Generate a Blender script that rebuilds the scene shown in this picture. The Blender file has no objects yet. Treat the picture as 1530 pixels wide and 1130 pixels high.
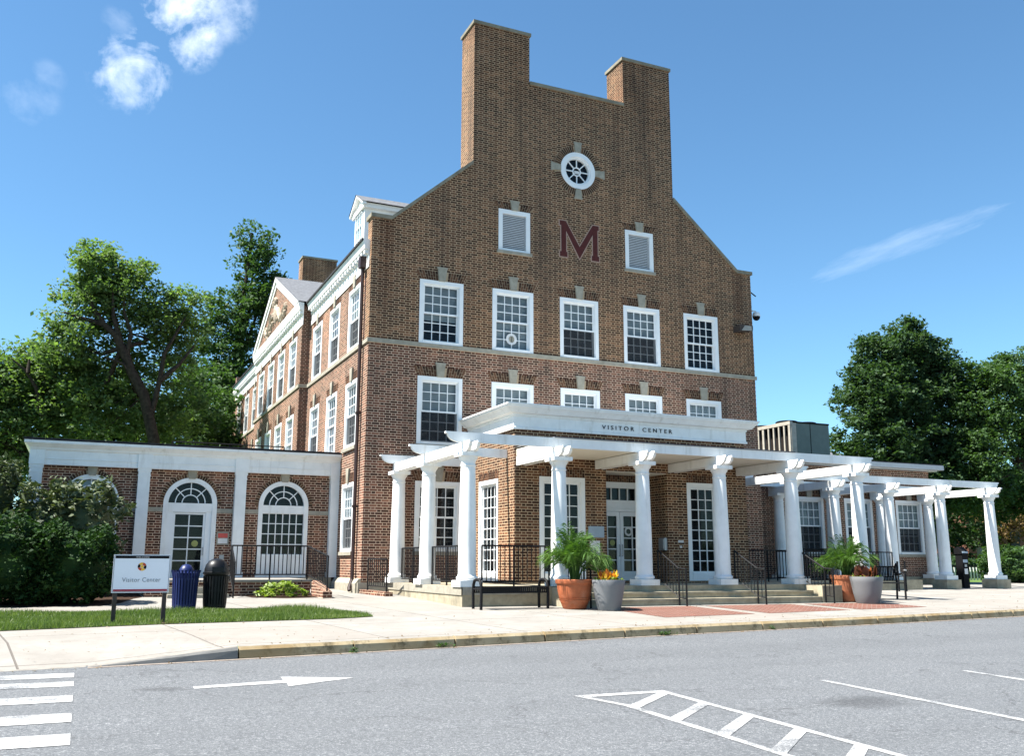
"""Brick visitor centre, built from code."""
import bpy, bmesh, math, random
import numpy as np
from mathutils import Vector, Matrix
R=math.radians
scene=bpy.context.scene
COL=scene.collection
rnd=random.Random(7)

# ---------------------------------------------------------------- materials
class NT:
    def __init__(s,name):
        s.mat=bpy.data.materials.new(name); s.mat.use_nodes=True
        s.t=s.mat.node_tree; s.t.nodes.clear()
        s.out=s.t.nodes.new('ShaderNodeOutputMaterial')
    def n(s,typ,**k):
        q=s.t.nodes.new(typ)
        for a,b in k.items(): setattr(q,a,b)
        return q
    def put(s,sock,v):
        if isinstance(v,bpy.types.NodeSocket): s.t.links.new(v,sock)
        elif isinstance(v,(tuple,list)) and len(v)==3 and sock.type=='RGBA': sock.default_value=(*v,1)
        else: sock.default_value=v
    def m(s,op,a,b=None,c=None):
        q=s.n('ShaderNodeMath',operation=op)
        for i,v in enumerate((a,b,c)):
            if v is not None: s.put(q.inputs[i],v)
        return q.outputs[0]
    def mix(s,f,a,b,mode='MIX'):
        q=s.n('ShaderNodeMix',data_type='RGBA',blend_type=mode)
        s.put(q.inputs[0],f); s.put(q.inputs[6],a); s.put(q.inputs[7],b)
        return q.outputs[2]
    def noise(s,scale,detail=4,rough=.6,vec=None,out=0,dist=0):
        q=s.n('ShaderNodeTexNoise'); q.inputs['Scale'].default_value=scale
        q.inputs['Detail'].default_value=detail; q.inputs['Roughness'].default_value=rough
        q.inputs['Distortion'].default_value=dist
        s.put(q.inputs['Vector'],vec if vec is not None else s.pos())
        return q.outputs[out]
    def pos(s):
        if not hasattr(s,'_p'): s._p=s.n('ShaderNodeNewGeometry')
        return s._p.outputs['Position']
    def geo(s,o):
        s.pos(); return s._p.outputs[o]
    def ramp(s,f,stops,interp='LINEAR'):
        q=s.n('ShaderNodeValToRGB'); e=q.color_ramp.elements; q.color_ramp.interpolation=interp
        while len(e)<len(stops): e.new(.5)
        for i,(p,c) in enumerate(stops):
            e[i].position=p; e[i].color=(*c,1) if len(c)==3 else c
        s.put(q.inputs[0],f); return q.outputs[0]
    def rng(s,f,a,b,c=0.,d=1.):
        q=s.n('ShaderNodeMapRange'); 
        for i,v in enumerate((f,a,b,c,d)): s.put(q.inputs[i],v)
        return q.outputs[0]
    def scalev(s,v,xyz):
        q=s.n('ShaderNodeMapping'); s.put(q.inputs[0],v); q.inputs['Scale'].default_value=xyz
        return q.outputs[0]
    def bsdf(s,color,rough=.6,spec=.4,metal=0.,bump=None,bstr=.3,bdist=.01,**k):
        q=s.n('ShaderNodeBsdfPrincipled')
        s.put(q.inputs['Base Color'],color); s.put(q.inputs['Roughness'],rough)
        q.inputs['Specular IOR Level'].default_value=spec; q.inputs['Metallic'].default_value=metal
        for a,b in k.items(): s.put(q.inputs[a.replace('_',' ')],b)
        if bump is not None:
            b=s.n('ShaderNodeBump'); b.inputs['Strength'].default_value=bstr; b.inputs['Distance'].default_value=bdist
            s.put(b.inputs['Height'],bump); s.t.links.new(b.outputs[0],q.inputs['Normal'])
        s.t.links.new(q.outputs[0],s.out.inputs[0]); return q

M={}
def brick(name,stops,mort,mort2,hue=None,tint=None):
    s=NT(name)
    p=s.n('ShaderNodeSeparateXYZ'); s.put(p.inputs[0],s.pos())
    nn=s.n('ShaderNodeSeparateXYZ'); s.put(nn.inputs[0],s.geo('True Normal'))
    isx=s.m('GREATER_THAN',s.m('ABSOLUTE',nn.outputs[0]),.6)
    isz=s.m('GREATER_THAN',s.m('ABSOLUTE',nn.outputs[2]),.75)
    u=s.m('ADD',s.m('MULTIPLY',p.outputs[1],isx),s.m('MULTIPLY',p.outputs[0],s.m('SUBTRACT',1.,isx)))
    v=s.m('ADD',s.m('MULTIPLY',p.outputs[2],s.m('SUBTRACT',1.,isz)),s.m('MULTIPLY',p.outputs[1],isz))
    h=.0677; S=.2; H=.096; mw=.0150; P=S+H+2*mw
    vr=s.m('DIVIDE',v,h); row=s.m('FLOOR',vr); fv=s.m('FRACT',vr)
    par=s.m('FLOORED_MODULO',row,2.)
    us=s.m('ADD',u,s.m('MULTIPLY',par,P/2))
    t=s.m('FLOORED_MODULO',us,P)
    hd=s.m('GREATER_THAN',t,S+mw)
    tt=s.m('SUBTRACT',t,s.m('MULTIPLY',hd,S+mw))
    ln=s.m('SUBTRACT',S,s.m('MULTIPLY',hd,S-H))
    mm=s.m('MAXIMUM',s.m('GREATER_THAN',tt,ln),s.m('GREATER_THAN',fv,1-mw/h))
    cid=s.m('ADD',s.m('MULTIPLY',s.m('FLOOR',s.m('DIVIDE',us,P)),2.),hd)
    cv=s.n('ShaderNodeCombineXYZ'); s.put(cv.inputs[0],cid); s.put(cv.inputs[1],row)
    wn=s.n('ShaderNodeTexWhiteNoise',noise_dimensions='2D'); s.put(wn.inputs['Vector'],cv.outputs[0])
    # headers a little darker than stretchers
    val=s.m('SUBTRACT',wn.outputs[0],s.m('MULTIPLY',hd,.10))
    bc=s.ramp(val,stops)
    big=s.noise(.55,5,.65)
    bc=s.mix(s.rng(big,.3,.7,0,.45),bc,s.mix(.5,bc,(.5,.33,.2),'MULTIPLY'))
    mc=s.mix(s.rng(s.noise(.8,4),.35,.65),mort,mort2)
    mc=s.mix(s.rng(s.noise(35,2),.3,.7,0,.35),mc,(.16,.12,.09))
    col=s.mix(mm,bc,mc)
    # soft run-off streaks: narrow in u, long in z
    st=s.noise(1,4,.6,vec=s.scalev(s.pos(),(1.6,1.6,.16)))
    col=s.mix(s.rng(st,.50,.75,0,.6),col,(.04,.03,.026))
    pt=s.noise(.33,3,.55); col=s.mix(s.rng(pt,.45,.7,0,.5),col,s.mix(1.,col,(1.35,1.22,1.08),'MULTIPLY'))
    if name=='brick_upper':
        band=s.m('MAXIMUM',s.rng(s.m('ABSOLUTE',s.m('SUBTRACT',p.outputs[0],.42)),.06,.34,1.,0.),s.rng(s.m('ABSOLUTE',s.m('SUBTRACT',p.outputs[0],12.35)),.05,.3,.8,0.))
        band=s.m('MULTIPLY',band,s.rng(p.outputs[2],7.6,9.0,0.,1.))
        band=s.m('MULTIPLY',band,s.rng(s.noise(1,3,.6,vec=s.scalev(s.pos(),(5,5,.5))),.3,.6,.35,1.))
        top=s.m('MULTIPLY',s.rng(p.outputs[2],13.8,16.,0.,1.),s.rng(s.noise(.9,4),.35,.6))
        col=s.mix(s.m('MULTIPLY',band,.7),col,s.mix(1.,col,(.42,.30,.28),'MULTIPLY'))
        col=s.mix(s.m('MULTIPLY',top,.55),col,s.mix(1.,col,(.5,.42,.4),'MULTIPLY'))
    if tint: col=s.mix(tint(s,p),col,s.mix(1.,col,hue,'MULTIPLY'))
    s.bsdf(col,.9,.15)
    M[name]=s.mat
TAN=[(0,(.038,.018,.011)),(.3,(.068,.031,.018)),(.6,(.102,.047,.026)),(.85,(.145,.068,.037)),(1,(.22,.11,.06))]
RED=[(0,(.045,.02,.014)),(.3,(.082,.034,.023)),(.6,(.122,.05,.033)),(.85,(.172,.072,.047)),(1,(.25,.115,.075))]
brick('brick_upper',TAN,(.56,.395,.25),(.47,.345,.225))
brick('brick_lower',RED,(.64,.475,.35),(.54,.405,.30))
brick('brick_porch',TAN,(.56,.41,.26),(.48,.36,.24))

def simple(name,color,rough=.6,spec=.4,metal=0.,var=.12,scale=6.,bump=0.,bscale=60,dark=None,**k):
    s=NT(name)
    c=color
    if var:
        d=tuple(x*(1-var*1.6) for x in color); b=tuple(min(1,x*(1+var*.6)) for x in color)
        c=s.mix(s.rng(s.noise(scale,5),.3,.7),d,b)
    if dark:
        st=s.noise(1,5,.65,vec=s.scalev(s.pos(),dark[2]))
        c=s.mix(s.rng(st,dark[3],dark[3]+.2,0,dark[1]),c,dark[0])
    s.bsdf(c,rough,spec,metal,bump=s.noise(bscale,3) if bump else None,bstr=bump,bdist=.004,**k)
    M[name]=s.mat
simple('white_paint',(.80,.80,.78),.55,.3,var=.06,scale=3,dark=((.40,.37,.31),.5,(5,5,.7),.56))
simple('fascia_grey',(.46,.47,.48),.5,.3,var=.06)
simple('white_trim',(.78,.79,.79),.45,.4,var=.04,scale=3)
simple('cream_soffit',(.74,.71,.62),.6,.3,var=.03)
simple('stone',(.36,.315,.225),.85,.2,var=.2,scale=5,bump=.25,dark=((.13,.12,.095),.55,(1.5,1.5,1.1),.52))
simple('limestone',(.33,.305,.245),.8,.2,var=.15,scale=7,dark=((.2,.18,.14),.5,(3,3,1.),.52))
simple('coping_stone',(.25,.225,.17),.85,.2,var=.2,scale=4,dark=((.1,.095,.07),.6,(1.5,1.5,1.5),.5))
simple('slate',(.14,.145,.155),.7,.3,var=.25,scale=9)
simple('iron',(.007,.007,.008),.6,.2,var=.15)
simple('downpipe_brown',(.035,.017,.014),.5,.4,var=.15)
simple('blind',(.27,.295,.315),.7,.2,var=.05)
simple('curtain',(.36,.38,.395),.8,.1,var=.1,scale=9)
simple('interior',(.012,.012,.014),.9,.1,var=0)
simple('terracotta',(.38,.11,.045),.7,.25,var=.14,scale=8,dark=((.5,.3,.2),.3,(3,3,3),.55))
simple('terracotta_pale',(.46,.17,.085),.7,.25,var=.14,scale=8)
simple('grey_resin',(.165,.17,.175),.55,.35,var=.05,scale=4,bump=.1)
simple('soil',(.035,.025,.018),.95,.1,var=.3,scale=20,bump=.5)
simple('mulch',(.05,.03,.02),.95,.1,var=.45,scale=25,bump=.8,bscale=40)
simple('blue_paint',(.010,.018,.085),.4,.3,var=.12,scale=5)
simple('black_plastic',(.007,.007,.008),.42,.3,var=.15,scale=8)
simple('sign_white',(.72,.75,.80),.4,.4,var=.02)
simple('sign_red',(.30,.018,.04),.4,.4,var=.05)
simple('sign_black',(.007,.007,.008),.7,.1,var=0)
simple('sign_grey_text',(.22,.25,.28),.5,.3,var=0)
simple('post_brown',(.055,.042,.036),.7,.3,var=.2)
simple('emblem_gold',(.75,.42,.03),.4,.4,var=0)
simple('emblem_red',(.45,.06,.02),.4,.4,var=0)
simple('sticker_yellow',(.30,.31,.10),.5,.3,var=.1)
simple('notice_red',(.55,.09,.07),.5,.3,var=.1)
simple('notice_paper',(.70,.68,.66),.6,.3,var=.08)
simple('bluegrey_sign',(.33,.40,.46),.5,.3,var=.05)
simple('letter_maroon',(.085,.022,.020),.8,.2,var=.18,scale=14)
simple('letter_edge',(.36,.25,.20),.8,.2,var=.12)
simple('letter_dark',(.02,.022,.025),.5,.4,var=0)
simple('ac_green',(.115,.15,.135),.5,.4,var=.1,scale=3)
simple('ac_cream',(.38,.355,.30),.5,.4,var=.15,scale=5)
simple('ac_coil',(.012,.008,.006),.7,.3,var=.3,scale=20)
simple('roof_dark',(.035,.035,.037),.9,.2,var=.2)
simple('steel',(.33,.33,.34),.35,.5,.6,var=.1)
simple('lamp_glass',(.30,.28,.24),.3,.5,var=.1)
simple('ramp_brick',(.17,.062,.042),.85,.2,var=.4,scale=25)
simple('fence_white',(.7,.7,.68),.6,.3,var=.05)
simple('relief_stone',(.44,.36,.28),.85,.2,var=.3,scale=12)
def glass():
    s=NT('window_glass')
    dv=s.n('ShaderNodeVectorMath',operation='DOT_PRODUCT'); s.put(dv.inputs[0],s.geo('Incoming')); s.put(dv.inputs[1],s.geo('Normal'))
    lwf=s.m('ADD',.018,s.m('MULTIPLY',.80,s.m('POWER',s.m('SUBTRACT',1.,s.m('ABSOLUTE',dv.outputs['Value'])),5.)))
    b=s.n('ShaderNodeBump'); b.inputs['Strength'].default_value=.05; b.inputs['Distance'].default_value=.02
    s.put(b.inputs['Height'],s.noise(1.6,2))
    g=s.n('ShaderNodeBsdfGlossy'); g.inputs['Roughness'].default_value=.03; g.inputs['Color'].default_value=(.9,.95,1,1)
    s.t.links.new(b.outputs[0],g.inputs['Normal'])
    t=s.n('ShaderNodeBsdfTransparent'); t.inputs['Color'].default_value=(.80,.86,.87,1)
    mx=s.n('ShaderNodeMixShader'); s.put(mx.inputs[0],lwf)
    s.t.links.new(t.outputs[0],mx.inputs[1]); s.t.links.new(g.outputs[0],mx.inputs[2])
    s.t.links.new(mx.outputs[0],s.out.inputs[0]); M['window_glass']=s.mat
glass()
def screen():
    s=NT('insect_screen'); t=s.n('ShaderNodeBsdfTransparent'); q=s.n('ShaderNodeBsdfDiffuse'); q.inputs[0].default_value=(.045,.048,.052,1)
    mx=s.n('ShaderNodeMixShader'); mx.inputs[0].default_value=.62
    s.t.links.new(t.outputs[0],mx.inputs[1]); s.t.links.new(q.outputs[0],mx.inputs[2]); s.t.links.new(mx.outputs[0],s.out.inputs[0]); M['insect_screen']=s.mat
screen()
def voussoir():
    s=NT('voussoir'); r=s.geo('Random Per Island')
    c=s.ramp(r,[(0,(.035,.02,.014)),(.5,(.075,.038,.023)),(1,(.14,.07,.04))])
    s.bsdf(c,.88,.2); M['voussoir']=s.mat
    simple('mortar',(.40,.31,.21),.9,.1,var=.15,scale=20)
voussoir()
def concrete():
    s=NT('concrete_paving')
    c=s.mix(s.rng(s.noise(1.1,6,.65),.3,.7),(.205,.195,.175),(.30,.288,.262))
    c=s.mix(s.rng(s.noise(5,5,.7),.5,.72,0,.5),c,(.165,.15,.128))
    c=s.mix(s.rng(s.noise(140,2),.45,.7,0,.3),c,(.17,.15,.13))
    p=s.n('ShaderNodeSeparateXYZ'); s.put(p.inputs[0],s.pos())
    q=s.m('SUBTRACT',p.outputs[1],s.m('MULTIPLY',p.outputs[0],.14))   # joints follow the kerb
    j1=s.m('LESS_THAN',s.m('ABSOLUTE',s.m('SUBTRACT',s.m('FLOORED_MODULO',s.m('ADD',p.outputs[0],s.m('MULTIPLY',q,.14)),2.3),.6)),.014)
    j2=s.m('LESS_THAN',s.m('ABSOLUTE',s.m('SUBTRACT',s.m('FLOORED_MODULO',s.m('ADD',q,10.72),2.15),.4)),.014)
    c=s.mix(s.m('MULTIPLY',s.m('MAXIMUM',j1,j2),.85),c,(.05,.042,.035))
    sl=s.n('ShaderNodeCombineXYZ')
    s.put(sl.inputs[0],s.m('FLOOR',s.m('DIVIDE',s.m('SUBTRACT',s.m('ADD',p.outputs[0],s.m('MULTIPLY',q,.14)),.6),2.3)))
    s.put(sl.inputs[1],s.m('FLOOR',s.m('DIVIDE',s.m('ADD',q,10.32),2.15)))
    wn=s.n('ShaderNodeTexWhiteNoise',noise_dimensions='2D'); s.put(wn.inputs['Vector'],sl.outputs[0])
    c=s.mix(s.m('MULTIPLY',wn.outputs[0],.5),c,(.235,.205,.175))
    s.bsdf(c,.85,.25,bump=s.noise(90,3),bstr=.25,bdist=.004); M['concrete_paving']=s.mat
concrete()
def kerbm():
    s=NT('kerb_concrete')
    c=s.mix(s.rng(s.noise(2.5,5),.3,.7),(.33,.245,.135),(.43,.345,.22))
    c=s.mix(s.rng(s.noise(4.5,6,.7),.5,.68,0,.85),c,(.06,.045,.02))
    c=s.mix(s.rng(s.noise(1.3,3,.5),.55,.65,0,.6),c,(.27,.175,.075))
    s.bsdf(c,.9,.2,bump=s.noise(60,3),bstr=.4,bdist=.006); M['kerb_concrete']=s.mat
    simple('kerb_top',(.25,.23,.20),.85,.2,var=.22,scale=7,dark=((.07,.055,.03),.6,(4,4,4),.55))
    simple('kerb_clean',(.17,.165,.155),.85,.2,var=.15,scale=5)
    simple('gutter_concrete',(.24,.20,.17),.85,.2,var=.2,scale=5)
kerbm()
def asphalt():
    s=NT('asphalt')
    f=s.m('ADD',s.m('MULTIPLY',s.noise(85,2,.7),.6),s.m('MULTIPLY',s.noise(30,3,.7),.4)); c=s.ramp(f,[(.30,(.036,.038,.041)),(.45,(.088,.093,.098)),(.55,(.136,.142,.148)),(.66,(.32,.325,.33))])
    v=s.n('ShaderNodeTexVoronoi'); v.inputs['Scale'].default_value=48; s.put(v.inputs['Vector'],s.pos())
    c=s.mix(s.rng(v.outputs['Distance'],0.,.32,.55,0.),c,s.mix(.5,(.09,.09,.10),v.outputs['Color'],'MULTIPLY'))
    c=s.mix(s.rng(s.noise(.45,5,.6),.4,.7,0,.2),c,(.085,.09,.095))
    c=s.mix(s.rng(s.noise(1,3,.5,vec=s.scalev(s.pos(),(.05,1.1,1))),.42,.62,0,.22),c,(.075,.079,.083))
    c=s.mix(s.rng(s.noise(2.2,4,.6),.66,.74,0,.25),c,(.055,.056,.06))
    w=s.noise(1.3,4,.6,out=1)
    vm=s.n('ShaderNodeVectorMath',operation='ADD'); s.put(vm.inputs[0],s.pos()); 
    sc=s.n('ShaderNodeVectorMath',operation='SCALE'); s.put(sc.inputs[0],w); sc.inputs['Scale'].default_value=1.4
    s.put(vm.inputs[1],sc.outputs[0])
    cr=s.n('ShaderNodeTexVoronoi',feature='DISTANCE_TO_EDGE'); cr.inputs['Scale'].default_value=.42; s.put(cr.inputs['Vector'],vm.outputs[0])
    crm=s.m('MULTIPLY',s.m('LESS_THAN',cr.outputs[0],.006),s.rng(s.noise(.35,2),.42,.52))
    c=s.mix(s.m('MULTIPLY',crm,.45),c,(.045,.045,.048))
    for (sx,sy,sz),k in (((.62,-16.55,-.29),.62),((-5.75,-13.5,-.2),.3)):
        sp=s.n('ShaderNodeVectorMath',operation='DISTANCE'); s.put(sp.inputs[0],s.scalev(s.pos(),(1,1.5,1))); sp.inputs[1].default_value=(sx,sy*1.5,sz)
        c=s.mix(s.m('MULTIPLY',s.rng(s.m('ADD',sp.outputs['Value'],s.m('MULTIPLY',s.noise(4,3),.5)),k*.35+.25,k+.25,.5,0.),1.),c,(.03,.03,.032))
    s.bsdf(c,.85,.3,bump=f,bstr=.5,bdist=.01); M['asphalt']=s.mat
    s=NT('road_paint')
    f=s.noise(60,4,.75); g=s.noise(2.3,4,.6)
    wear=s.rng(s.m('ADD',s.m('MULTIPLY',f,.7),s.m('MULTIPLY',g,.5)),.56,.70,0,.95)
    c=s.mix(wear,(.40,.40,.395),(.10,.105,.11))
    s.bsdf(c,.7,.3,bump=f,bstr=.3,bdist=.006); M['road_paint']=s.mat
asphalt()
def paver():
    s=NT('brick_paver')
    b=s.n('ShaderNodeTexBrick'); s.put(b.inputs['Vector'],s.pos())
    b.inputs['Color1'].default_value=(.17,.062,.042,1); b.inputs['Color2'].default_value=(.11,.042,.03,1)
    b.inputs['Mortar'].default_value=(.22,.17,.14,1); b.inputs['Scale'].default_value=1
    b.inputs['Brick Width'].default_value=.2; b.inputs['Row Height'].default_value=.1; b.inputs['Mortar Size'].default_value=.008
    r=s.n('ShaderNodeMapping'); s.put(r.inputs[0],s.pos()); r.inputs['Rotation'].default_value=(0,0,R(45)); s.put(b.inputs['Vector'],r.outputs[0])
    c=s.mix(s.rng(s.noise(4,4),.4,.7,0,.4),b.outputs[0],(.2,.12,.095))
    s.bsdf(c,.85,.2); M['brick_paver']=s.mat
paver()
def leafm(name,stops,rough=.5,trans=.3,spec=.35):
    s=NT(name); r=s.geo('Random Per Island')
    v=s.m('ADD',s.m('MULTIPLY',r,.65),s.m('MULTIPLY',s.rng(s.noise(.9,3),.3,.7),.35))
    c=s.ramp(v,stops)
    p=s.n('ShaderNodeBsdfPrincipled'); s.put(p.inputs['Base Color'],c); p.inputs['Roughness'].default_value=rough
    p.inputs['Specular IOR Level'].default_value=spec
    t=s.n('ShaderNodeBsdfTranslucent'); s.put(t.inputs[0],s.mix(.6,c,(.6,.9,.15),'MULTIPLY'))
    t2=s.mix(1.,c,(1.5,1.7,.6),'MULTIPLY'); s.put(t.inputs[0],t2)
    mx=s.n('ShaderNodeMixShader'); mx.inputs[0].default_value=trans
    s.t.links.new(p.outputs[0],mx.inputs[1]); s.t.links.new(t.outputs[0],mx.inputs[2])
    s.t.links.new(mx.outputs[0],s.out.inputs[0]); M[name]=s.mat
leafm('leaf_light',[(0,(.05,.09,.032)),(.5,(.095,.155,.056)),(1,(.16,.225,.09))],spec=.25,rough=.6,trans=.38)
leafm('leaf_mid',[(0,(.026,.056,.019)),(.5,(.048,.095,.031)),(1,(.085,.14,.055))],spec=.22,rough=.6)
leafm('leaf_dark',[(0,(.020,.043,.019)),(.5,(.038,.074,.031)),(1,(.07,.115,.052))],spec=.2,rough=.6)
leafm('leaf_hedge',[(0,(.007,.022,.007)),(.5,(.016,.042,.010)),(1,(.042,.088,.018))],trans=.15,spec=.15,rough=.65)
leafm('leaf_broad',[(0,(.026,.042,.018)),(.5,(.062,.086,.036)),(.85,(.10,.12,.055)),(1,(.14,.13,.07))],rough=.55,trans=.12,spec=.3)
leafm('leaf_palm',[(0,(.025,.065,.012)),(.5,(.055,.12,.022)),(1,(.11,.18,.045))],trans=.3,spec=.2,rough=.6)
leafm('leaf_lime',[(0,(.13,.2,.03)),(1,(.24,.3,.06))],trans=.3)
leafm('leaf_croton',[(0,(.10,.03,.01)),(.25,(.45,.10,.012)),(.55,(.62,.26,.015)),(.75,(.68,.42,.03)),(1,(.50,.04,.07))],trans=.25)
leafm('leaf_croton_dark',[(0,(.03,.014,.012)),(.5,(.11,.035,.022)),(.8,(.28,.085,.03)),(1,(.36,.15,.06))],trans=.2)
leafm('grass_blade',[(0,(.055,.095,.022)),(.5,(.10,.155,.036)),(.85,(.155,.2,.055)),(1,(.29,.26,.12))],trans=.3)
leafm('leaf_copper',[(0,(.10,.06,.03)),(.5,(.16,.11,.05)),(1,(.24,.15,.08))],trans=.25)
simple('bark',(.045,.036,.028),.9,.15,var=.4,scale=9,bump=.6,bscale=18)
simple('grass_soil',(.055,.075,.025),.95,.1,var=.3,scale=5)
simple('far_lawn',(.10,.16,.045),.95,.1,var=.25,scale=.8)
simple('far_brick',(.16,.07,.05),.9,.1,var=.3,scale=1.5)

# ---------------------------------------------------------------- mesh builder
class MB:
    def __init__(s): s.v=[];s.f=[];s.m=[];s.smooth=False
    def add(s,vs,fs,m=0):
        o=len(s.v); s.v+= [tuple(p) for p in vs]; s.f+=[tuple(i+o for i in q) for q in fs]; s.m+=[m]*len(fs); return s
    def box(s,x0,x1,y0,y1,z0,z1,m=0,T=None):
        vs=[(x,y,z) for x in (x0,x1) for y in (y0,y1) for z in (z0,z1)]
        if T: vs=[T(*p) for p in vs]
        return s.add(vs,[(0,1,3,2),(4,6,7,5),(0,4,5,1),(2,3,7,6),(0,2,6,4),(1,5,7,3)],m)
    def prism(s,poly,f0,f1,m=0):
        """poly: list of 2-D points; f0,f1 map a point to 3-D at each end"""
        n=len(poly); vs=[f0(*p) for p in poly]+[f1(*p) for p in poly]
        fs=[tuple(range(n)),tuple(range(n,2*n))]+[(i,(i+1)%n,n+(i+1)%n,n+i) for i in range(n)]
        return s.add(vs,fs,m)
    def xz(s,poly,y0,y1,m=0): return s.prism(poly,lambda a,b:(a,y0,b),lambda a,b:(a,y1,b),m)
    def yz(s,poly,x0,x1,m=0): return s.prism(poly,lambda a,b:(x0,a,b),lambda a,b:(x1,a,b),m)
    def xy(s,poly,zf0,zf1,m=0):
        g=lambda z:(lambda a,b:(a,b,z(a,b) if callable(z) else z))
        return s.prism(poly,g(zf0),g(zf1),m)
    def tube(s,pts,r,n=6,m=0,cap=True):
        pts=[Vector(p) for p in pts]; k=len(pts); rr=r if isinstance(r,(list,tuple)) else [r]*k
        vs=[];up=None
        for i,p in enumerate(pts):
            d=(pts[min(i+1,k-1)]-pts[max(i-1,0)]).normalized()
            if up is None: up=Vector((0,0,1)) if abs(d.z)<.9 else Vector((1,0,0))
            a=d.cross(up)
            if a.length<1e-5: a=d.cross(Vector((0,1,0)))
            a.normalize(); b=a.cross(d).normalized(); up=b
            for j in range(n):
                t=2*math.pi*j/n; vs.append(p+a*math.cos(t)*rr[i]+b*math.sin(t)*rr[i])
        fs=[(i*n+j,i*n+(j+1)%n,(i+1)*n+(j+1)%n,(i+1)*n+j) for i in range(k-1) for j in range(n)]
        if cap: fs+=[tuple(range(n)),tuple(range((k-1)*n,k*n))]
        return s.add(vs,fs,m)
    def lathe(s,prof,c=(0,0,0),n=24,m=0,cap=True):
        vs=[(c[0]+r*math.cos(2*math.pi*j/n),c[1]+r*math.sin(2*math.pi*j/n),c[2]+z) for r,z in prof for j in range(n)]
        k=len(prof)
        fs=[(i*n+j,i*n+(j+1)%n,(i+1)*n+(j+1)%n,(i+1)*n+j) for i in range(k-1) for j in range(n)]
        if cap: fs+=[tuple(range(n)),tuple(range((k-1)*n,k*n))]
        return s.add(vs,fs,m)
    def quad(s,a,b,c,d,m=0): return s.add([a,b,c,d],[(0,1,2,3)],m)
    def build(s,name,mats,parent=None,smooth=None,local=False,recalc=True):
        me=bpy.data.meshes.new(name); me.from_pydata(s.v,[],s.f)
        for q in (mats if isinstance(mats,(list,tuple)) else [mats]): me.materials.append(M[q])
        if any(s.m): me.polygons.foreach_set('material_index',s.m)
        if recalc:
            bm=bmesh.new(); bm.from_mesh(me); bmesh.ops.recalc_face_normals(bm,faces=bm.faces); bm.to_mesh(me); bm.free()
        if smooth:
            me.polygons.foreach_set('use_smooth',[True]*len(me.polygons)); me.set_sharp_from_angle(angle=R(smooth))
        o=bpy.data.objects.new(name,me); COL.objects.link(o)
        if parent: attach(o,parent,local)
        return o
def attach(o,parent,local=False):
    o.parent=parent
    if parent.type=='EMPTY' and not local: o.matrix_parent_inverse=Matrix.Translation(-parent.location)
def tag(o,label=None,cat=None,group=None,kind=None):
    if label: o['label']=label
    if cat: o['category']=cat
    if group: o['group']=group
    if kind: o['kind']=kind
    return o
def thing(name,loc,label,cat,group=None,rz=0):
    o=bpy.data.objects.new(name,None); COL.objects.link(o); o.location=loc; o.rotation_euler=(0,0,rz); o.empty_display_size=.3
    return tag(o,label,cat,group)
def copy_thing(root,loc,label=None,rz=None,group=None):
    r=root.copy(); COL.objects.link(r); r.location=loc
    if rz is not None: r.rotation_euler=(0,0,rz)
    if label: r['label']=label
    if group: r['group']=group
    for ch in list(root.children):
        c=ch.copy(); COL.objects.link(c); c.parent=r
        for g in list(ch.children):
            d=g.copy(); COL.objects.link(d); d.parent=c
    return r
def cut(o,cutter):
    co=cutter.build('cutter',['interior'])
    md=o.modifiers.new('b','BOOLEAN'); md.operation='DIFFERENCE'; md.solver='EXACT'; md.object=co; md.use_self=True
    dg=bpy.context.evaluated_depsgraph_get(); dg.update()
    me=bpy.data.meshes.new_from_object(o.evaluated_get(dg))
    o.modifiers.clear(); old=o.data; o.data=me; bpy.data.meshes.remove(old)
    me.name=o.name
    cm=co.data; bpy.data.objects.remove(co); bpy.data.meshes.remove(cm)
def textmesh(name,body,size,mat,parent,T,space=1.,extr=.01,align='LEFT',fit=None):
    cu=bpy.data.curves.new(name,'FONT'); cu.body=body; cu.size=size; cu.space_character=space; cu.extrude=extr; cu.align_x=align
    ob=bpy.data.objects.new(name,cu); COL.objects.link(ob)
    dg=bpy.context.evaluated_depsgraph_get(); me=bpy.data.meshes.new_from_object(ob.evaluated_get(dg)); bpy.data.objects.remove(ob)
    xs=[v.co.x for v in me.vertices]; x0,x1=min(xs),max(xs)
    for v in me.vertices:
        x=(v.co.x-x0)*(fit/(x1-x0)) if fit else v.co.x
        v.co=T(x,v.co.y,v.co.z)
    me.materials.clear(); me.materials.append(M[mat]); me.name=name
    o=bpy.data.objects.new(name,me); COL.objects.link(o)
    if parent: attach(o,parent)
    return o
def zs(y): return .30+.0264*y        # pavement level
def zr(y): return .15+.0264*y        # road level
def kerb_y(x): return -10.62+.145*x if x<3 else (-10.185+.12*(x-3) if x<8 else -9.585+.143*(x-8))
CAMVALS=(1403.427767,0.423470,0.195348,0.002363,-6.583220,-23.999998,1.050000)
CLOUDS=[((0.0390,0.8583,0.5117),0.056,0.95),((0.0535,0.8700,0.4901),0.034,0.65),((0.0061,0.8906,0.4548),0.042,0.72),((-0.0765,0.9051,0.4183),0.03,0.12),((0.0757,0.8508,0.5200),0.04,0.5),((-0.0053,0.8694,0.4941),0.02,0.15),((-0.0652,0.8979,0.4353),0.02,0.12)]
STREAK=((0.5954,-0.7700,0.2294),(0.3827,0.0208,-0.9236),(0.7020,0.6433,0.3054))
SUN_EL=57; SUN_DX=-.993; SUN_DY=.12
SKYSTR=.064; EXPO=1.65; CLOUDCOL=(10.,10.5,11.); DUST=0.; OZ=3.; SKYTINT=(.71,.97,1.03)
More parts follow.
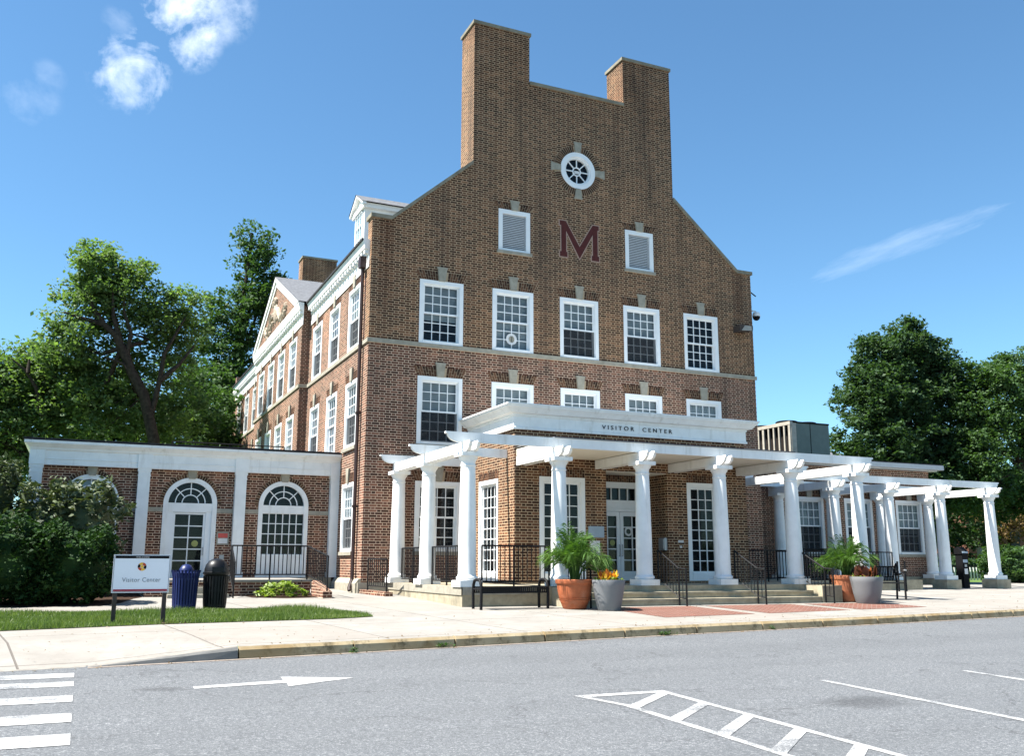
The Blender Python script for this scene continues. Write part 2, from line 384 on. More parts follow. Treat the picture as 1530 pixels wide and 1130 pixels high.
# ---------------------------------------------------------------- the brick building
B=thing('brick_building',(6.44,0,.3),'red brick hall with twin chimneys, white cornices and a letter M on its gable','building')
FT=lambda y0:(lambda u,d,z:(u,y0+d,z))          # wall facing the street
ST=lambda x0:(lambda u,d,z:(x0+d,u,z))          # wall facing left
def tbox(mb,T,u0,u1,d0,d1,z0,z1,m=0): mb.box(u0,u1,d0,d1,z0,z1,m,T)
def tprism(mb,T,poly,d0,d1,m=0): mb.prism(poly,lambda a,b:T(a,d0,b),lambda a,b:T(a,d1,b),m)

def lintel(par,T,uc,w,z,h,key=True,splay=.12,kh=.13,soldier=False):
    mb=MB(); hw=w/2
    sp=0 if soldier else splay
    tprism(mb,T,[(uc-hw,z),(uc+hw,z),(uc+hw+sp,z+h),(uc-hw-sp,z+h)],-.004,.05,0)
    n=int(w/.0677); 
    for i in range(n):
        a=-hw+w*i/n; b=-hw+w*(i+1)/n-.011
        if key and b>-.11 and a<.11: continue
        k=(hw+sp)/hw
        zt=[z+.006,z+h*.66-.006,z+h*.66+.006,z+h] if i%2 else [z+.006,z+h*.34-.006,z+h*.34+.006,z+h]
        for z0,z1 in ((zt[0],zt[1]),(zt[2],zt[3])):
            f0=1+(k-1)*(z0-z)/h; f1=1+(k-1)*(z1-z)/h
            tprism(mb,T,[(uc+a*f0,z0),(uc+b*f0,z0),(uc+b*f1,z1),(uc+a*f1,z1)],-.010,.03,1)
    mb.build('lintel',['mortar','voussoir'],par)
    if key:
        kb=MB(); tprism(kb,T,[(uc-.095,z-.005),(uc+.095,z-.005),(uc+.135,z+h+kh-.05),(uc+.155,z+h+kh-.04),(uc+.155,z+h+kh),(uc-.155,z+h+kh),(uc-.155,z+h+kh-.04),(uc-.135,z+h+kh-.05)],-.05,.06)
        kb.build('keystone','limestone',par)

def pane(g,T,u0,u1,dd,z0,z1): g.quad(T(u0,dd,z0),T(u1,dd,z0),T(u1,dd,z1),T(u0,dd,z1))
CUT={}
def window(wall,T,u0,u1,z0,z1,cols=4,rows=6,blind=.5,bmat='blind',key=True,sill=True,cas=.11,lint=.27,soldier=False,split=True,base=0.,name='window',sash='white_trim',haslint=True,screen=False):
    """pocket in the wall, casing, sashes with glazing bars, glass, a blind inside"""
    c=CUT.setdefault(wall,MB()); tbox(c,T,u0,u1,-.05,.24,z0,z1)
    w=MB()
    tbox(w,T,u0,u0+cas,-.012,.13,z0,z1); tbox(w,T,u1-cas,u1,-.012,.13,z0,z1)
    tbox(w,T,u0+cas,u1-cas,-.012,.13,z1-cas,z1); tbox(w,T,u0+cas,u1-cas,-.03,.13,z0,z0+.075+base)
    # inner bead
    a0,a1,b0,b1=u0+cas,u1-cas,z0+.075+base,z1-cas
    tbox(w,T,a0,a0+.022,.02,.13,b0,b1); tbox(w,T,a1-.022,a1,.02,.13,b0,b1); tbox(w,T,a0+.022,a1-.022,.02,.13,b1-.022,b1)
    W=w.build(name,'white_trim',B)
    a0+=.022;a1-=.022;b1-=.022
    s=MB(); st=.038
    def leaf(z0,z1,d,nr):
        tbox(s,T,a0,a0+st,d,d+.035,z0,z1); tbox(s,T,a1-st,a1,d,d+.035,z0,z1)
        tbox(s,T,a0+st,a1-st,d,d+.035,z1-st,z1); tbox(s,T,a0+st,a1-st,d,d+.035,z0,z0+st+.01)
        x0,x1,y0,y1=a0+st,a1-st,z0+st+.01,z1-st
        for i in range(1,cols): 
            x=x0+(x1-x0)*i/cols; tbox(s,T,x-.011,x+.011,d+.004,d+.033,y0,y1)
        for j in range(1,nr):
            y=y0+(y1-y0)*j/nr
            for i in range(cols):
                xa=x0+(x1-x0)*i/cols+(.011 if i else 0); xb=x0+(x1-x0)*(i+1)/cols-(.011 if i<cols-1 else 0)
                tbox(s,T,xa,xb,d+.006,d+.031,y-.011,y+.011)
        return (x0,x1,y0,y1)
    g=MB()
    if split:
        zm=(b0+b1)/2
        l=leaf(zm-.02,b1,.05,rows//2); pane(g,T,l[0],l[1],.068,l[2],l[3])
        l=leaf(b0,zm+.02,.09,rows-rows//2); pane(g,T,l[0],l[1],.108,l[2],l[3])
    else:
        l=leaf(b0,b1,.06,rows); pane(g,T,l[0],l[1],.078,l[2],l[3])
    s.build('sash',sash,W); g.build('pane','window_glass',W)
    if screen:
        q=MB(); pane(q,T,a0,a1,.046,b0,(b0+b1)/2-.02); q.build('insect_screen','insect_screen',W)
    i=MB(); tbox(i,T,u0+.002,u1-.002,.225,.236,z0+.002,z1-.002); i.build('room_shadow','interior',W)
    if blind:
        bm_=MB(); zb=b1-(b1-b0)*blind; 
        if bmat=='blind':
            n=int((b1-zb)/.05)
            for k in range(n): 
                za=b1-.05*k; bm_.quad(T(a0,.155,za),T(a1,.155,za),T(a1,.172,za-.047),T(a0,.172,za-.047))
        else:
            n=26
            for k in range(n):
                ua=a0+(a1-a0)*k/n; ub=a0+(a1-a0)*(k+1)/n; da=.15+.025*(k%2); db=.15+.025*((k+1)%2)
                bm_.quad(T(ua,da,zb),T(ub,db,zb),T(ub,db,b1),T(ua,da,b1))
        bm_.build('blind' if bmat=='blind' else 'curtain',bmat,W,recalc=False)
    if haslint: lintel(W,T,(u0+u1)/2,u1-u0,z1,lint,key,soldier=soldier)
    if sill:
        q=MB(); tbox(q,T,u0-.05,u1+.05,-.06,.1,z0-.10,z0-.002); q.build('sill','limestone',W)
    return W

# --- front gable wall
low=MB(); low.box(0,12.88,0,.4,-.6,6.93); low_o=low.build('street_wall','brick_lower',B)
up=MB(); up.xz([(0,6.93),(12.88,6.93),(12.88,10.45),(12.36,10.45),(9.92,12.56),(9.92,17.12),(8.14,17.12),(8.14,15.5),(4.80,15.5),(4.80,17.12),(2.97,17.12),(2.97,12.56),(.53,10.45),(0,10.45)],0,.4)
up_o=up.build('gable_wall','brick_upper',B)
T=FT(0); WYP=2.80
bl3=[(.62,'blind'),(1.,'blind'),(.52,'blind'),(.55,'blind'),(0,'')]
for i,x in enumerate((1.412,3.61,5.787,7.972,10.175)):
    W=window('up',T,x,x+1.30,7.022,8.852,blind=bl3[i][0],bmat=bl3[i][1] or 'blind',sill=False,screen=i in (2,3))
    if i==1:
        q=MB(); q.prism([(4.26+.17*math.cos(a*R(15)),7.42+.17*math.sin(a*R(15))) for a in range(24)],lambda a,b:(a,.098,b),lambda a,b:(a,.104,b)); q.build('seal_sticker','notice_paper',W)
        q=MB(); q.prism([(4.26+.09*math.cos(a*R(30)),7.42+.10*math.sin(a*R(30))) for a in range(12)],lambda a,b:(a,.094,b),lambda a,b:(a,.0975,b)); q.build('seal_centre','limestone',W)
for i,x in enumerate((1.405,3.60,5.787,7.972,10.175)):
    window('low',T,x,x+1.31,4.22,6.096,blind=(.5,.72,.95,.6,1.)[i],bmat='curtain' if i==4 else 'blind',sill=True,screen=i==0)
window('low',T,1.40,2.71,1.36,3.22,blind=.0,sill=True,screen=False)
window('low',T,10.4,11.7,1.36,3.22,blind=.3,sill=True)
# louvred attic openings
def louvre(u0,u1,z0,z1):
    c=CUT.setdefault('up',MB()); tbox(c,T,u0,u1,-.05,.24,z0,z1)
    w=MB(); cs=.13
    tbox(w,T,u0,u0+cs,-.012,.13,z0,z1); tbox(w,T,u1-cs,u1,-.012,.13,z0,z1); tbox(w,T,u0+cs,u1-cs,-.012,.13,z1-cs,z1); tbox(w,T,u0+cs,u1-cs,-.02,.13,z0,z0+.07)
    W=w.build('louvre_opening','white_trim',B)
    l=MB(); n=20
    for k in range(n):
        z=z0+.07+(z1-cs-z0-.07)*k/n; h=(z1-cs-z0-.07)/n
        l.add([T(u0+cs,.03,z),T(u1-cs,.03,z),T(u1-cs,.09,z+h*1.05),T(u0+cs,.09,z+h*1.05),T(u0+cs,.03,z+h*.62),T(u1-cs,.03,z+h*.62)],[(0,1,2,3),(0,1,5,4)])
    l.build('louvre_slats','fascia_grey',W,recalc=False)
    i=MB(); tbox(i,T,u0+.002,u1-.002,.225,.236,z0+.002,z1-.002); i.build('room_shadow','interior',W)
    lintel(W,T,(u0+u1)/2,u1-u0,z1,.2,True,kh=.09)
    q=MB(); tbox(q,T,u0-.05,u1+.05,-.06,.1,z0-.09,z0-.002); q.build('sill','limestone',W)
louvre(3.79,4.81,10.04,11.32); louvre(8.09,9.11,10.04,11.32)
# oculus
oc=(6.445,12.97); ro=.60
circ=lambda r,n=40:[(oc[0]+r*math.cos(2*math.pi*k/n),oc[1]+r*math.sin(2*math.pi*k/n)) for k in range(n)]
c=CUT['up']; tprism(c,T,circ(ro-.02),-.05,.24)
def ring(mb,T,r0,r1,d0,d1,a0=0,a1=360,n=40,m=0,cx=None,cz=None):
    for k in range(n):
        p=R(a0+(a1-a0)*k/n); q=R(a0+(a1-a0)*(k+1)/n)
        tprism(mb,T,[(cx+r0*math.cos(p),cz+r0*math.sin(p)),(cx+r1*math.cos(p),cz+r1*math.sin(p)),(cx+r1*math.cos(q),cz+r1*math.sin(q)),(cx+r0*math.cos(q),cz+r0*math.sin(q))],d0,d1,m)
w=MB(); ring(w,T,.46,ro,-.03,.12,cx=oc[0],cz=oc[1]); ring(w,T,.40,.46,.02,.12,cx=oc[0],cz=oc[1])
W=w.build('round_window','white_trim',B)
s=MB(); ring(s,T,.115,.15,.06,.09,cx=oc[0],cz=oc[1],n=20)
for k in range(8):
    a=R(45*k); ca,sa=math.cos(a),math.sin(a); hw=.016
    tprism(s,T,[(oc[0]+.15*ca-hw*sa,oc[1]+.15*sa+hw*ca),(oc[0]+.15*ca+hw*sa,oc[1]+.15*sa-hw*ca),(oc[0]+.40*ca+hw*sa,oc[1]+.40*sa-hw*ca),(oc[0]+.40*ca-hw*sa,oc[1]+.40*sa+hw*ca)],.062,.088)
s.build('sash','white_trim',W)
g=MB(); pl=circ(.40); g.add([T(u,.094,z) for u,z in pl],[tuple(range(len(pl)))]); g.build('pane','window_glass',W)
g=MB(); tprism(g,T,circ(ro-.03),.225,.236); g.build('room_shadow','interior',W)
g=MB(); tbox(g,T,oc[0]-.09,oc[0]+.09,.055,.06,oc[1]-.075,oc[1]+.02); g.build('window_sticker','notice_paper',W)
v=MB(); ring(v,T,ro,ro+.215,-.004,.03,cx=oc[0],cz=oc[1],m=0,n=48)
n=64
for k in range(n):
    a=360/n*k
    if min(abs(a-x) for x in (0,90,180,270,360))<9: continue
    ring(v,T,ro+.004,ro+.21,-.010,.02,a+.7,a+360/n-.7,1,1,oc[0],oc[1])
v.build('brick_ring',['mortar','voussoir'],W)
for a in (0,90,180,270):
    k_=MB()
    ca,sa=math.cos(R(a)),math.sin(R(a))
    P=lambda r,h:(oc[0]+r*ca-h*sa,oc[1]+r*sa+h*ca)
    tprism(k_,T,[P(ro-.005,-.085),P(ro+.27,-.12),P(ro+.29,-.14),P(ro+.33,-.14),P(ro+.33,.14),P(ro+.29,.14),P(ro+.27,.12),P(ro-.005,.085)],-.045,.05)
    k_.build('keystone','limestone',W)
# letter M set in the brickwork
mp=[(0,1),(.155,1),(.5,.33),(.845,1),(1,1),(1,.87),(.965,.87),(.965,.14),(1,.14),(1,0),(.81,0),(.81,.14),(.84,.14),(.84,.725),(.5,.0),(.16,.725),(.16,.14),(.19,.14),(.19,0),(0,0),(0,.14),(.036,.14),(.036,.87),(0,.87)]
mp=[(5.80+1.35*a,10.13+1.14*b) for a,b in mp]
mm=MB(); tprism(mm,T,mp,-.012,.05); ML=mm.build('letter_m','letter_maroon',B)
me_=MB()
for i in range(len(mp)):
    p,q=Vector(mp[i]),Vector(mp[(i+1)%len(mp)]); d=(q-p).normalized(); nrm=Vector((-d.y,d.x))*.028
    a,b=p-d*.02,q+d*.02
    tprism(me_,T,[tuple(a),tuple(b),tuple(b+nrm),tuple(a+nrm)],-.009-.0001*i,.03)
me_.build('letter_edging','letter_edge',ML)
# copings
def cop(x0,z0,x1,z1,y0=-.06,y1=.46,h=.11):
    cp=MB(); cp.xz([(x0,z0),(x1,z1),(x1,z1+h),(x0,z0+h)],y0,y1); cp.build('coping','coping_stone',B)
cop(-.05,10.45,.55,10.45); cop(.551,10.45,2.965,12.56); cop(12.33,10.45,12.93,10.45); cop(9.925,12.56,12.329,10.45); cop(4.805,15.5,8.135,15.5,-.05,.45,.10)
def chimney(x0,x1,y0,y1,zb,front=True,ys=None):
    ch=MB(); ch.box(x0,x1,y0,y1,zb,17.12); o=ch.build('chimney','brick_upper',B)
    c=MB(); ya,yb=ys; c.box(x0-.045,x1+.045,ya,yb,17.12,17.22); c.build('chimney_cap','coping_stone',o)
chimney(2.97,4.80,.4,1.02,11.6,ys=(-.045,1.065)); chimney(8.14,9.92,.4,1.02,11.6,ys=(-.045,1.065))
# --- long body, pavilion, far gable
bd=MB(); bd.box(0,12.88,.4,25.06,-.6,9.8); bd_o=bd.build('long_wall','brick_lower',B)
pv=MB(); pv.box(-.29,0,7.53,16.75,-.6,9.8); pv_o=pv.build('pavilion_wall','brick_lower',B)
fg=MB(); fg.xz([(0,-.6),(12.88,-.6),(12.88,10.45),(12.36,10.45),(9.92,12.56),(9.92,17.12),(8.14,17.12),(8.14,15.5),(4.80,15.5),(4.80,17.12),(2.97,17.12),(2.97,12.56),(.53,10.45),(0,10.45)],25.06,25.46)
fg.build('far_gable_wall','brick_lower',B)
chimney(2.97,4.80,24.44,25.06,11.6,ys=(24.395,25.505)); chimney(8.14,9.92,24.44,25.06,11.6,ys=(24.395,25.505))
T0=ST(0); TP=ST(-.29)
for i,y in enumerate((1.6,3.95,6.3)):
    window('bd',T0,y-.65,y+.65,7.022,9.0 if False else 8.852,blind=(.5,.35,.45)[i],bmat='curtain' if i==0 else 'blind',sill=False,lint=.22,screen=True)
    window('bd',T0,y-.65,y+.65,4.22,6.096,blind=(.5,.8,.6)[i],sill=True,lint=.25,screen=i!=1)
window('bd',T0,.95,2.25,1.36,3.22,blind=.45,bmat='curtain',screen=True)
for i,y in enumerate((8.9,11.05,13.2,15.4)):
    window('pv',TP,y-.65,y+.65,7.022,8.852,blind=(.5,.4,.55,.3)[i],sill=False,lint=.22,screen=True)
    window('pv',TP,y-.65,y+.65,4.22,6.096,blind=(.5,.4,.55,.3)[i],lint=.25)
for i,y in enumerate((18.8,21.1,23.5)):
    window('bd',T0,y-.6,y+.6,7.022,8.852,blind=.5,sill=False,lint=.22,screen=True)
    window('bd',T0,y-.6,y+.6,4.22,6.096,blind=.5,lint=.25)
# stone string course and plinth
s=MB(); s.box(-.045,12.925,-.045,-.001,6.905,7.018); s.box(-.045,-.001,0,7.53,6.905,7.018); s.box(-.335,-.291,7.485,16.795,6.905,7.018); s.box(-.291,-.001,7.485,7.529,6.905,7.018)
s.box(-.045,-.001,16.75,25.46,6.905,7.018); s.build('string_course','limestone',B)
s=MB(); s.box(-.10,.70,-.09,-.001,-.2,.56); s.xz([(-.14,-.2),(-.001,-.2),(-.001,.66),(-.05,.66),(-.14,.54)],.001,2.56); s.build('stone_plinth','limestone',B)
s=MB(); s.box(-1.25,-.145,WYP-.22,WYP-.001,-.2,.655); s.build('arcade_plinth','stone',B)
# cornice along the side with modillions
prof=[(0,9.06),(-.03,9.06),(-.03,9.20),(-.018,9.22),(-.018,9.42),(-.05,9.44),(-.05,9.56),(-.15,9.58),(-.15,9.66),(-.19,9.78),(-.19,9.85),(0,9.85)]
P0,P1=7.53,16.75; PC=(P0+P1)/2
def cornice(y0,y1,xo,name='cornice'):
    c=MB(); c.prism([(x+xo-(.001 if x==0 else 0),z) for x,z in prof],lambda a,b:(a,y0,b),lambda a,b:(a,y1,b))
    n=int((y1-y0)/.30)
    for k in range(n):
        y=y0+.06+.30*k; c.box(xo-.13,xo-.051,y,y+.14,9.455,9.579)
    return c.build(name,'white_paint',B)
cornice(.16,P0-.2,0); cornice(P0-.19,P1+.19,-.29); cornice(P1+.2,25.1,0)
for y0,y1 in ((.16,P0-.2),(P1+.2,25.1)):
    gt=MB(); gt.box(-.23,-.191,y0,y1,9.80,9.865); gt.build('gutter','roof_dark',B)
# pediment
PZ=12.06
pd=MB(); pd.yz([(P0+.2,9.86),(P1-.2,9.86),(PC,PZ-.3)],-.40,.3); PD=pd.build('pediment','brick_lower',B)
for y0,y1,sg in ((P0-.19,PC,1),(P1+.19,PC,-1)):
    rk=MB()
    rk.yz([(y0,9.86),(y1,PZ),(y1,PZ-.16),(y0+sg*.34,9.86)],-.50,-.401)
    rk.yz([(y0+sg*.345,9.861),(y1,PZ-.162),(y1,PZ-.36),(y0+sg*.76,9.861)],-.445,-.402)
    rk.build('raking_cornice','white_paint',PD)
rl=MB(); rr=random.Random(3)
rl.lathe([(0.01,-.42),(.25,-.3),(.36,0),(.33,.25),(.2,.4),(.01,.44)],n=14); rl.v=[(-.41+.25*x,PC+y,10.62+z) for x,y,z in rl.v]
for sgn in (-1,1):
    pts=[]
    for k in range(13):
        t=k/12; pts.append((-.43,PC+sgn*(.45+1.7*t),10.68-.40*math.sin(t*3.0)+.08*math.sin(9*t)-.25*t))
    rl.tube(pts,[.11-.05*k/12+.03*rr.random() for k in range(13)],6)
    for k in range(26):
        t=rr.random(); y=PC+sgn*(.4+1.8*t); z=10.52-.32*math.sin(t*3)+rr.uniform(-.22,.22)-.2*t
        rl.lathe([(.01,-.1),(.08,-.05),(.09,.05),(.01,.11)],(-.42,y,z),6)
for k in range(14):
    rl.lathe([(.01,-.12),(.09,-.05),(.1,.06),(.01,.12)],(-.43,PC+rr.uniform(-.35,.35),11.02+rr.uniform(-.12,.26)),6)
rl.build('carved_relief','relief_stone',PD,smooth=50)
# roof
rf=MB()
rf.add([(-.05,.42,9.88),(-.05,25.04,9.88),(6.44,25.04,15.38),(6.44,.42,15.38),(13.08,.42,9.86),(13.08,25.04,9.86)],[(0,1,2,3),(3,2,5,4)])
pr=[(7.0,9.9),(12.86,12.36),(18.72,9.9)]
rf.add([(-.52,P0-.22,9.88),(-.52,PC,PZ+.04),(2.6,PC,PZ+.04),(0,P0-.22,9.88),(-.52,P1+.22,9.88),(0,P1+.22,9.88)],[(0,1,2,3),(1,4,5,2)])
rf.build('slate_roof','slate',B,recalc=False)
# dormer by the gable
dm=MB(); dm.box(.15,1.6,1.42,2.5,9.9,11.38)
dm.yz([(1.32,11.38),(2.60,11.38),(1.96,11.74)],.14,2.4); DM=dm.build('dormer','white_paint',B)
q=MB(); q.box(.08,1.7,1.3,1.419,11.24,11.38); q.box(.08,.149,1.42,2.62,11.24,11.38)
for a,b in ((1.22,1.96),(2.70,1.96)): q.yz([(a,11.37),(b,11.80),(b,11.74),(a,11.30)],.02,.139)
q.build('dormer_cornice','white_paint',DM)
q=MB(); q.add([(.0,1.2,11.38),(.0,1.96,11.82),(2.3,1.96,11.82),(1.8,1.2,11.38),(.0,2.72,11.38),(1.8,2.72,11.38)],[(0,1,2,3),(1,4,5,2)]); q.build('dormer_roof','slate',DM,recalc=False)
q=MB(); q.box(.135,.149,1.62,2.3,10.05,11.2); q.build('dormer_pane','window_glass',DM)
q=MB()
for y in (1.60,1.83,2.06,2.29): q.box(.115,.134,y-.015,y+.015,10.02,11.22)
for z in (10.02,10.4,10.8,11.2): q.box(.112,.1345,1.585,2.305,z-.015,z+.015)
q.build('dormer_sash','white_trim',DM)
# pier cap detail, downpipe, lamp, camera
q=MB(); q.tube([(-.09,.52,9.35),(-.09,.52,.78),(-.10,.50,.62),(-.22,.30,.42),(-.22,.26,.36)],.05,8); q.box(-.19,-.02,.40,.64,9.1,9.42); q.box(-.15,-.002,.46,.58,5.0,5.06); q.box(-.15,-.002,.46,.58,2.5,2.56)
q.build('downpipe','downpipe_brown',B,smooth=40)
q=MB(); q.xz([(12.10,8.62),(12.62,8.62),(12.62,8.47),(12.10,8.40)],-.34,0); FL=q.build('floodlight','post_brown',B)
q=MB(); q.add([(12.16,-.345,8.42),(12.58,-.345,8.45),(12.56,-.345,8.6),(12.3,-.345,8.6)],[(0,1,2,3)]); q.build('lamp_lens','lamp_glass',FL,recalc=False)
q=MB(); q.tube([(12.88,.25,9.32),(13.22,.2,9.30)],.022,6); q.lathe([(.02,.14),(.1,.12),(.13,.04),(.13,-.02)],(13.22,.2,9.14),14); SC=q.build('security_camera','white_trim',B,smooth=40)
q=MB(); q.lathe([(.125,-.02),(.11,-.09),(.06,-.14),(.01,-.155)],(13.22,.2,9.14),14); q.build('camera_dome','sign_black',SC,smooth=60)
q=MB(); q.tube([(12.88,.3,10.0),(13.12,.3,9.97),(13.3,.28,9.85)],.02,6); q.build('cable_bracket','iron',B)

# --- entrance block
eb=MB(); eb.box(2.95,9.93,-3.02,-.001,-.3,4.7); eb_o=eb.build('entrance_wall','brick_porch',B)
c=CUT.setdefault('eb',MB()); c.box(5.52,7.36,-3.2,-2.15,.575,3.40)
TE=FT(-3.02)
window('eb',TE,3.62,4.90,.62,3.18,cols=4,rows=8,blind=0,key=False,soldier=True,lint=.2,split=False,base=.12,sill=False)
window('eb',TE,7.98,9.26,.62,3.18,cols=4,rows=8,blind=0,key=False,soldier=True,lint=.2,split=False,base=.12,sill=False)
window('eb',ST(2.95),-2.02,-.74,.62,3.18,cols=4,rows=8,blind=0,key=False,soldier=True,lint=.2,split=False,base=.12,sill=False)
# doors at the back of the recess
TD=FT(-2.15)
c.box(5.6,7.28,-2.16,-1.95,.60,3.2)
d=MB()
for a,b in ((5.6,5.68),(7.20,7.28)): tbox(d,TD,a,b,-.012,.1,.60,3.2)
tbox(d,TD,5.68,7.2,-.012,.1,3.04,3.2); tbox(d,TD,5.68,7.2,-.012,.1,2.42,2.72); tbox(d,TD,5.68,7.2,-.04,-.012,2.50,2.53); 
for k in range(1,6): x=5.68+1.52*k/6; tbox(d,TD,x-.014,x+.014,.02,.06,2.72,3.04)
DO=d.build('entrance_door','white_trim',B)
for a,b in ((5.685,6.435),(6.445,7.195)):
    l=MB(); st=.10
    tbox(l,TD,a,a+st,.02,.065,.62,2.415); tbox(l,TD,b-st,b,.02,.065,.62,2.415); tbox(l,TD,a+st,b-st,.02,.065,2.30,2.415); tbox(l,TD,a+st,b-st,.02,.065,.62,.86)
    for k in range(1,5): z=.86+1.44*k/5; tbox(l,TD,a+st,b-st,.028,.06,z-.012,z+.012)
    x=(a+b)/2; 
    for k in range(5): z=.86+1.44*k/5; tbox(l,TD,x-.012,x+.012,.0285,.0605,z+.012,z+1.44/5-.012)
    l.build('door_leaf','white_trim',DO)
g=MB(); pane(g,TD,5.68,7.2,.068,.62,2.42); pane(g,TD,5.68,7.2,.068,2.72,3.04); g.build('pane','window_glass',DO)
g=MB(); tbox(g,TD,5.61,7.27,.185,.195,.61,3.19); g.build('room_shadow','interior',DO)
g=MB()
for x in (6.395,6.485): g.tube([TD(x,-.0,1.25),TD(x,-.03,1.27),TD(x,-.03,1.53),TD(x,0,1.55)],.011,6)
g.build('door_handle','steel',DO)
g=MB(); ring(g,TD,.07,.12,.058,.0655,cx=6.72,cz=1.90,n=24); g.build('ring_sticker','notice_paper',DO)
g=MB(); ring(g,TD,.0,.075,.058,.0655,cx=6.22,cz=1.60,n=16); g.build('round_sticker','sticker_yellow',DO)
lintel(DO,TD,6.44,1.80,3.2,.19,False,soldier=True)
q=MB(); q.box(5.525,7.355,-3.0,-2.16,3.385,3.399); q.build('recess_ceiling','cream_soffit',B)
q=MB(); q.box(7.26,7.359,-2.98,-2.72,1.40,1.72); q.box(7.235,7.26,-2.96,-2.74,1.44,1.69); q.build('drop_box','steel',B)
q=MB(); q.box(7.66,7.82,-3.04,-3.02,1.60,1.66); q.box(7.71,7.76,-3.05,-3.02,1.46,1.52); q.build('wall_buzzer','notice_paper',B)
q=MB(); q.box(4.98,5.42,-3.06,-3.021,1.70,1.98); WS=q.build('wall_sign','bluegrey_sign',B)
q=MB(); q.box(5.02,5.30,-3.05,-3.021,1.22,1.62); q.build('notice_sheet','notice_paper',WS)
# block cornice with lettering
def ringcorn(x0,x1,y0,yb,pf):
    vs=[];n=len(pf)
    for o,z in pf: vs+=[(x0-o,yb,z),(x0-o,y0-o,z),(x1+o,y0-o,z),(x1+o,yb,z)]
    fs=[(i*4+j,i*4+j+1,(i+1)*4+j+1,(i+1)*4+j) for i in range(n-1) for j in range(3)]
    return vs,fs
q=MB(); q.add(*ringcorn(2.95,9.93,-3.02,-.002,[(.001,4.32),(.07,4.32),(.07,4.37),(.045,4.39),(.045,4.645),(.07,4.655),(.07,4.70),(.17,4.72),(.235,4.80),(.30,4.86),(.30,4.89),(.33,4.90),(.33,4.935),(0,4.95)])); q.quad((2.95,-3.02,4.95),(9.93,-3.02,4.95),(9.93,-.002,4.95),(2.95,-.002,4.95))
EC=q.build('entrance_cornice','white_paint',B)
textmesh('cornice_lettering','VISITOR  CENTER',.15,'letter_dark',EC,lambda x,y,z:(5.40+x,-3.066-.009+z,4.465+y),1.55,.008,fit=2.14)

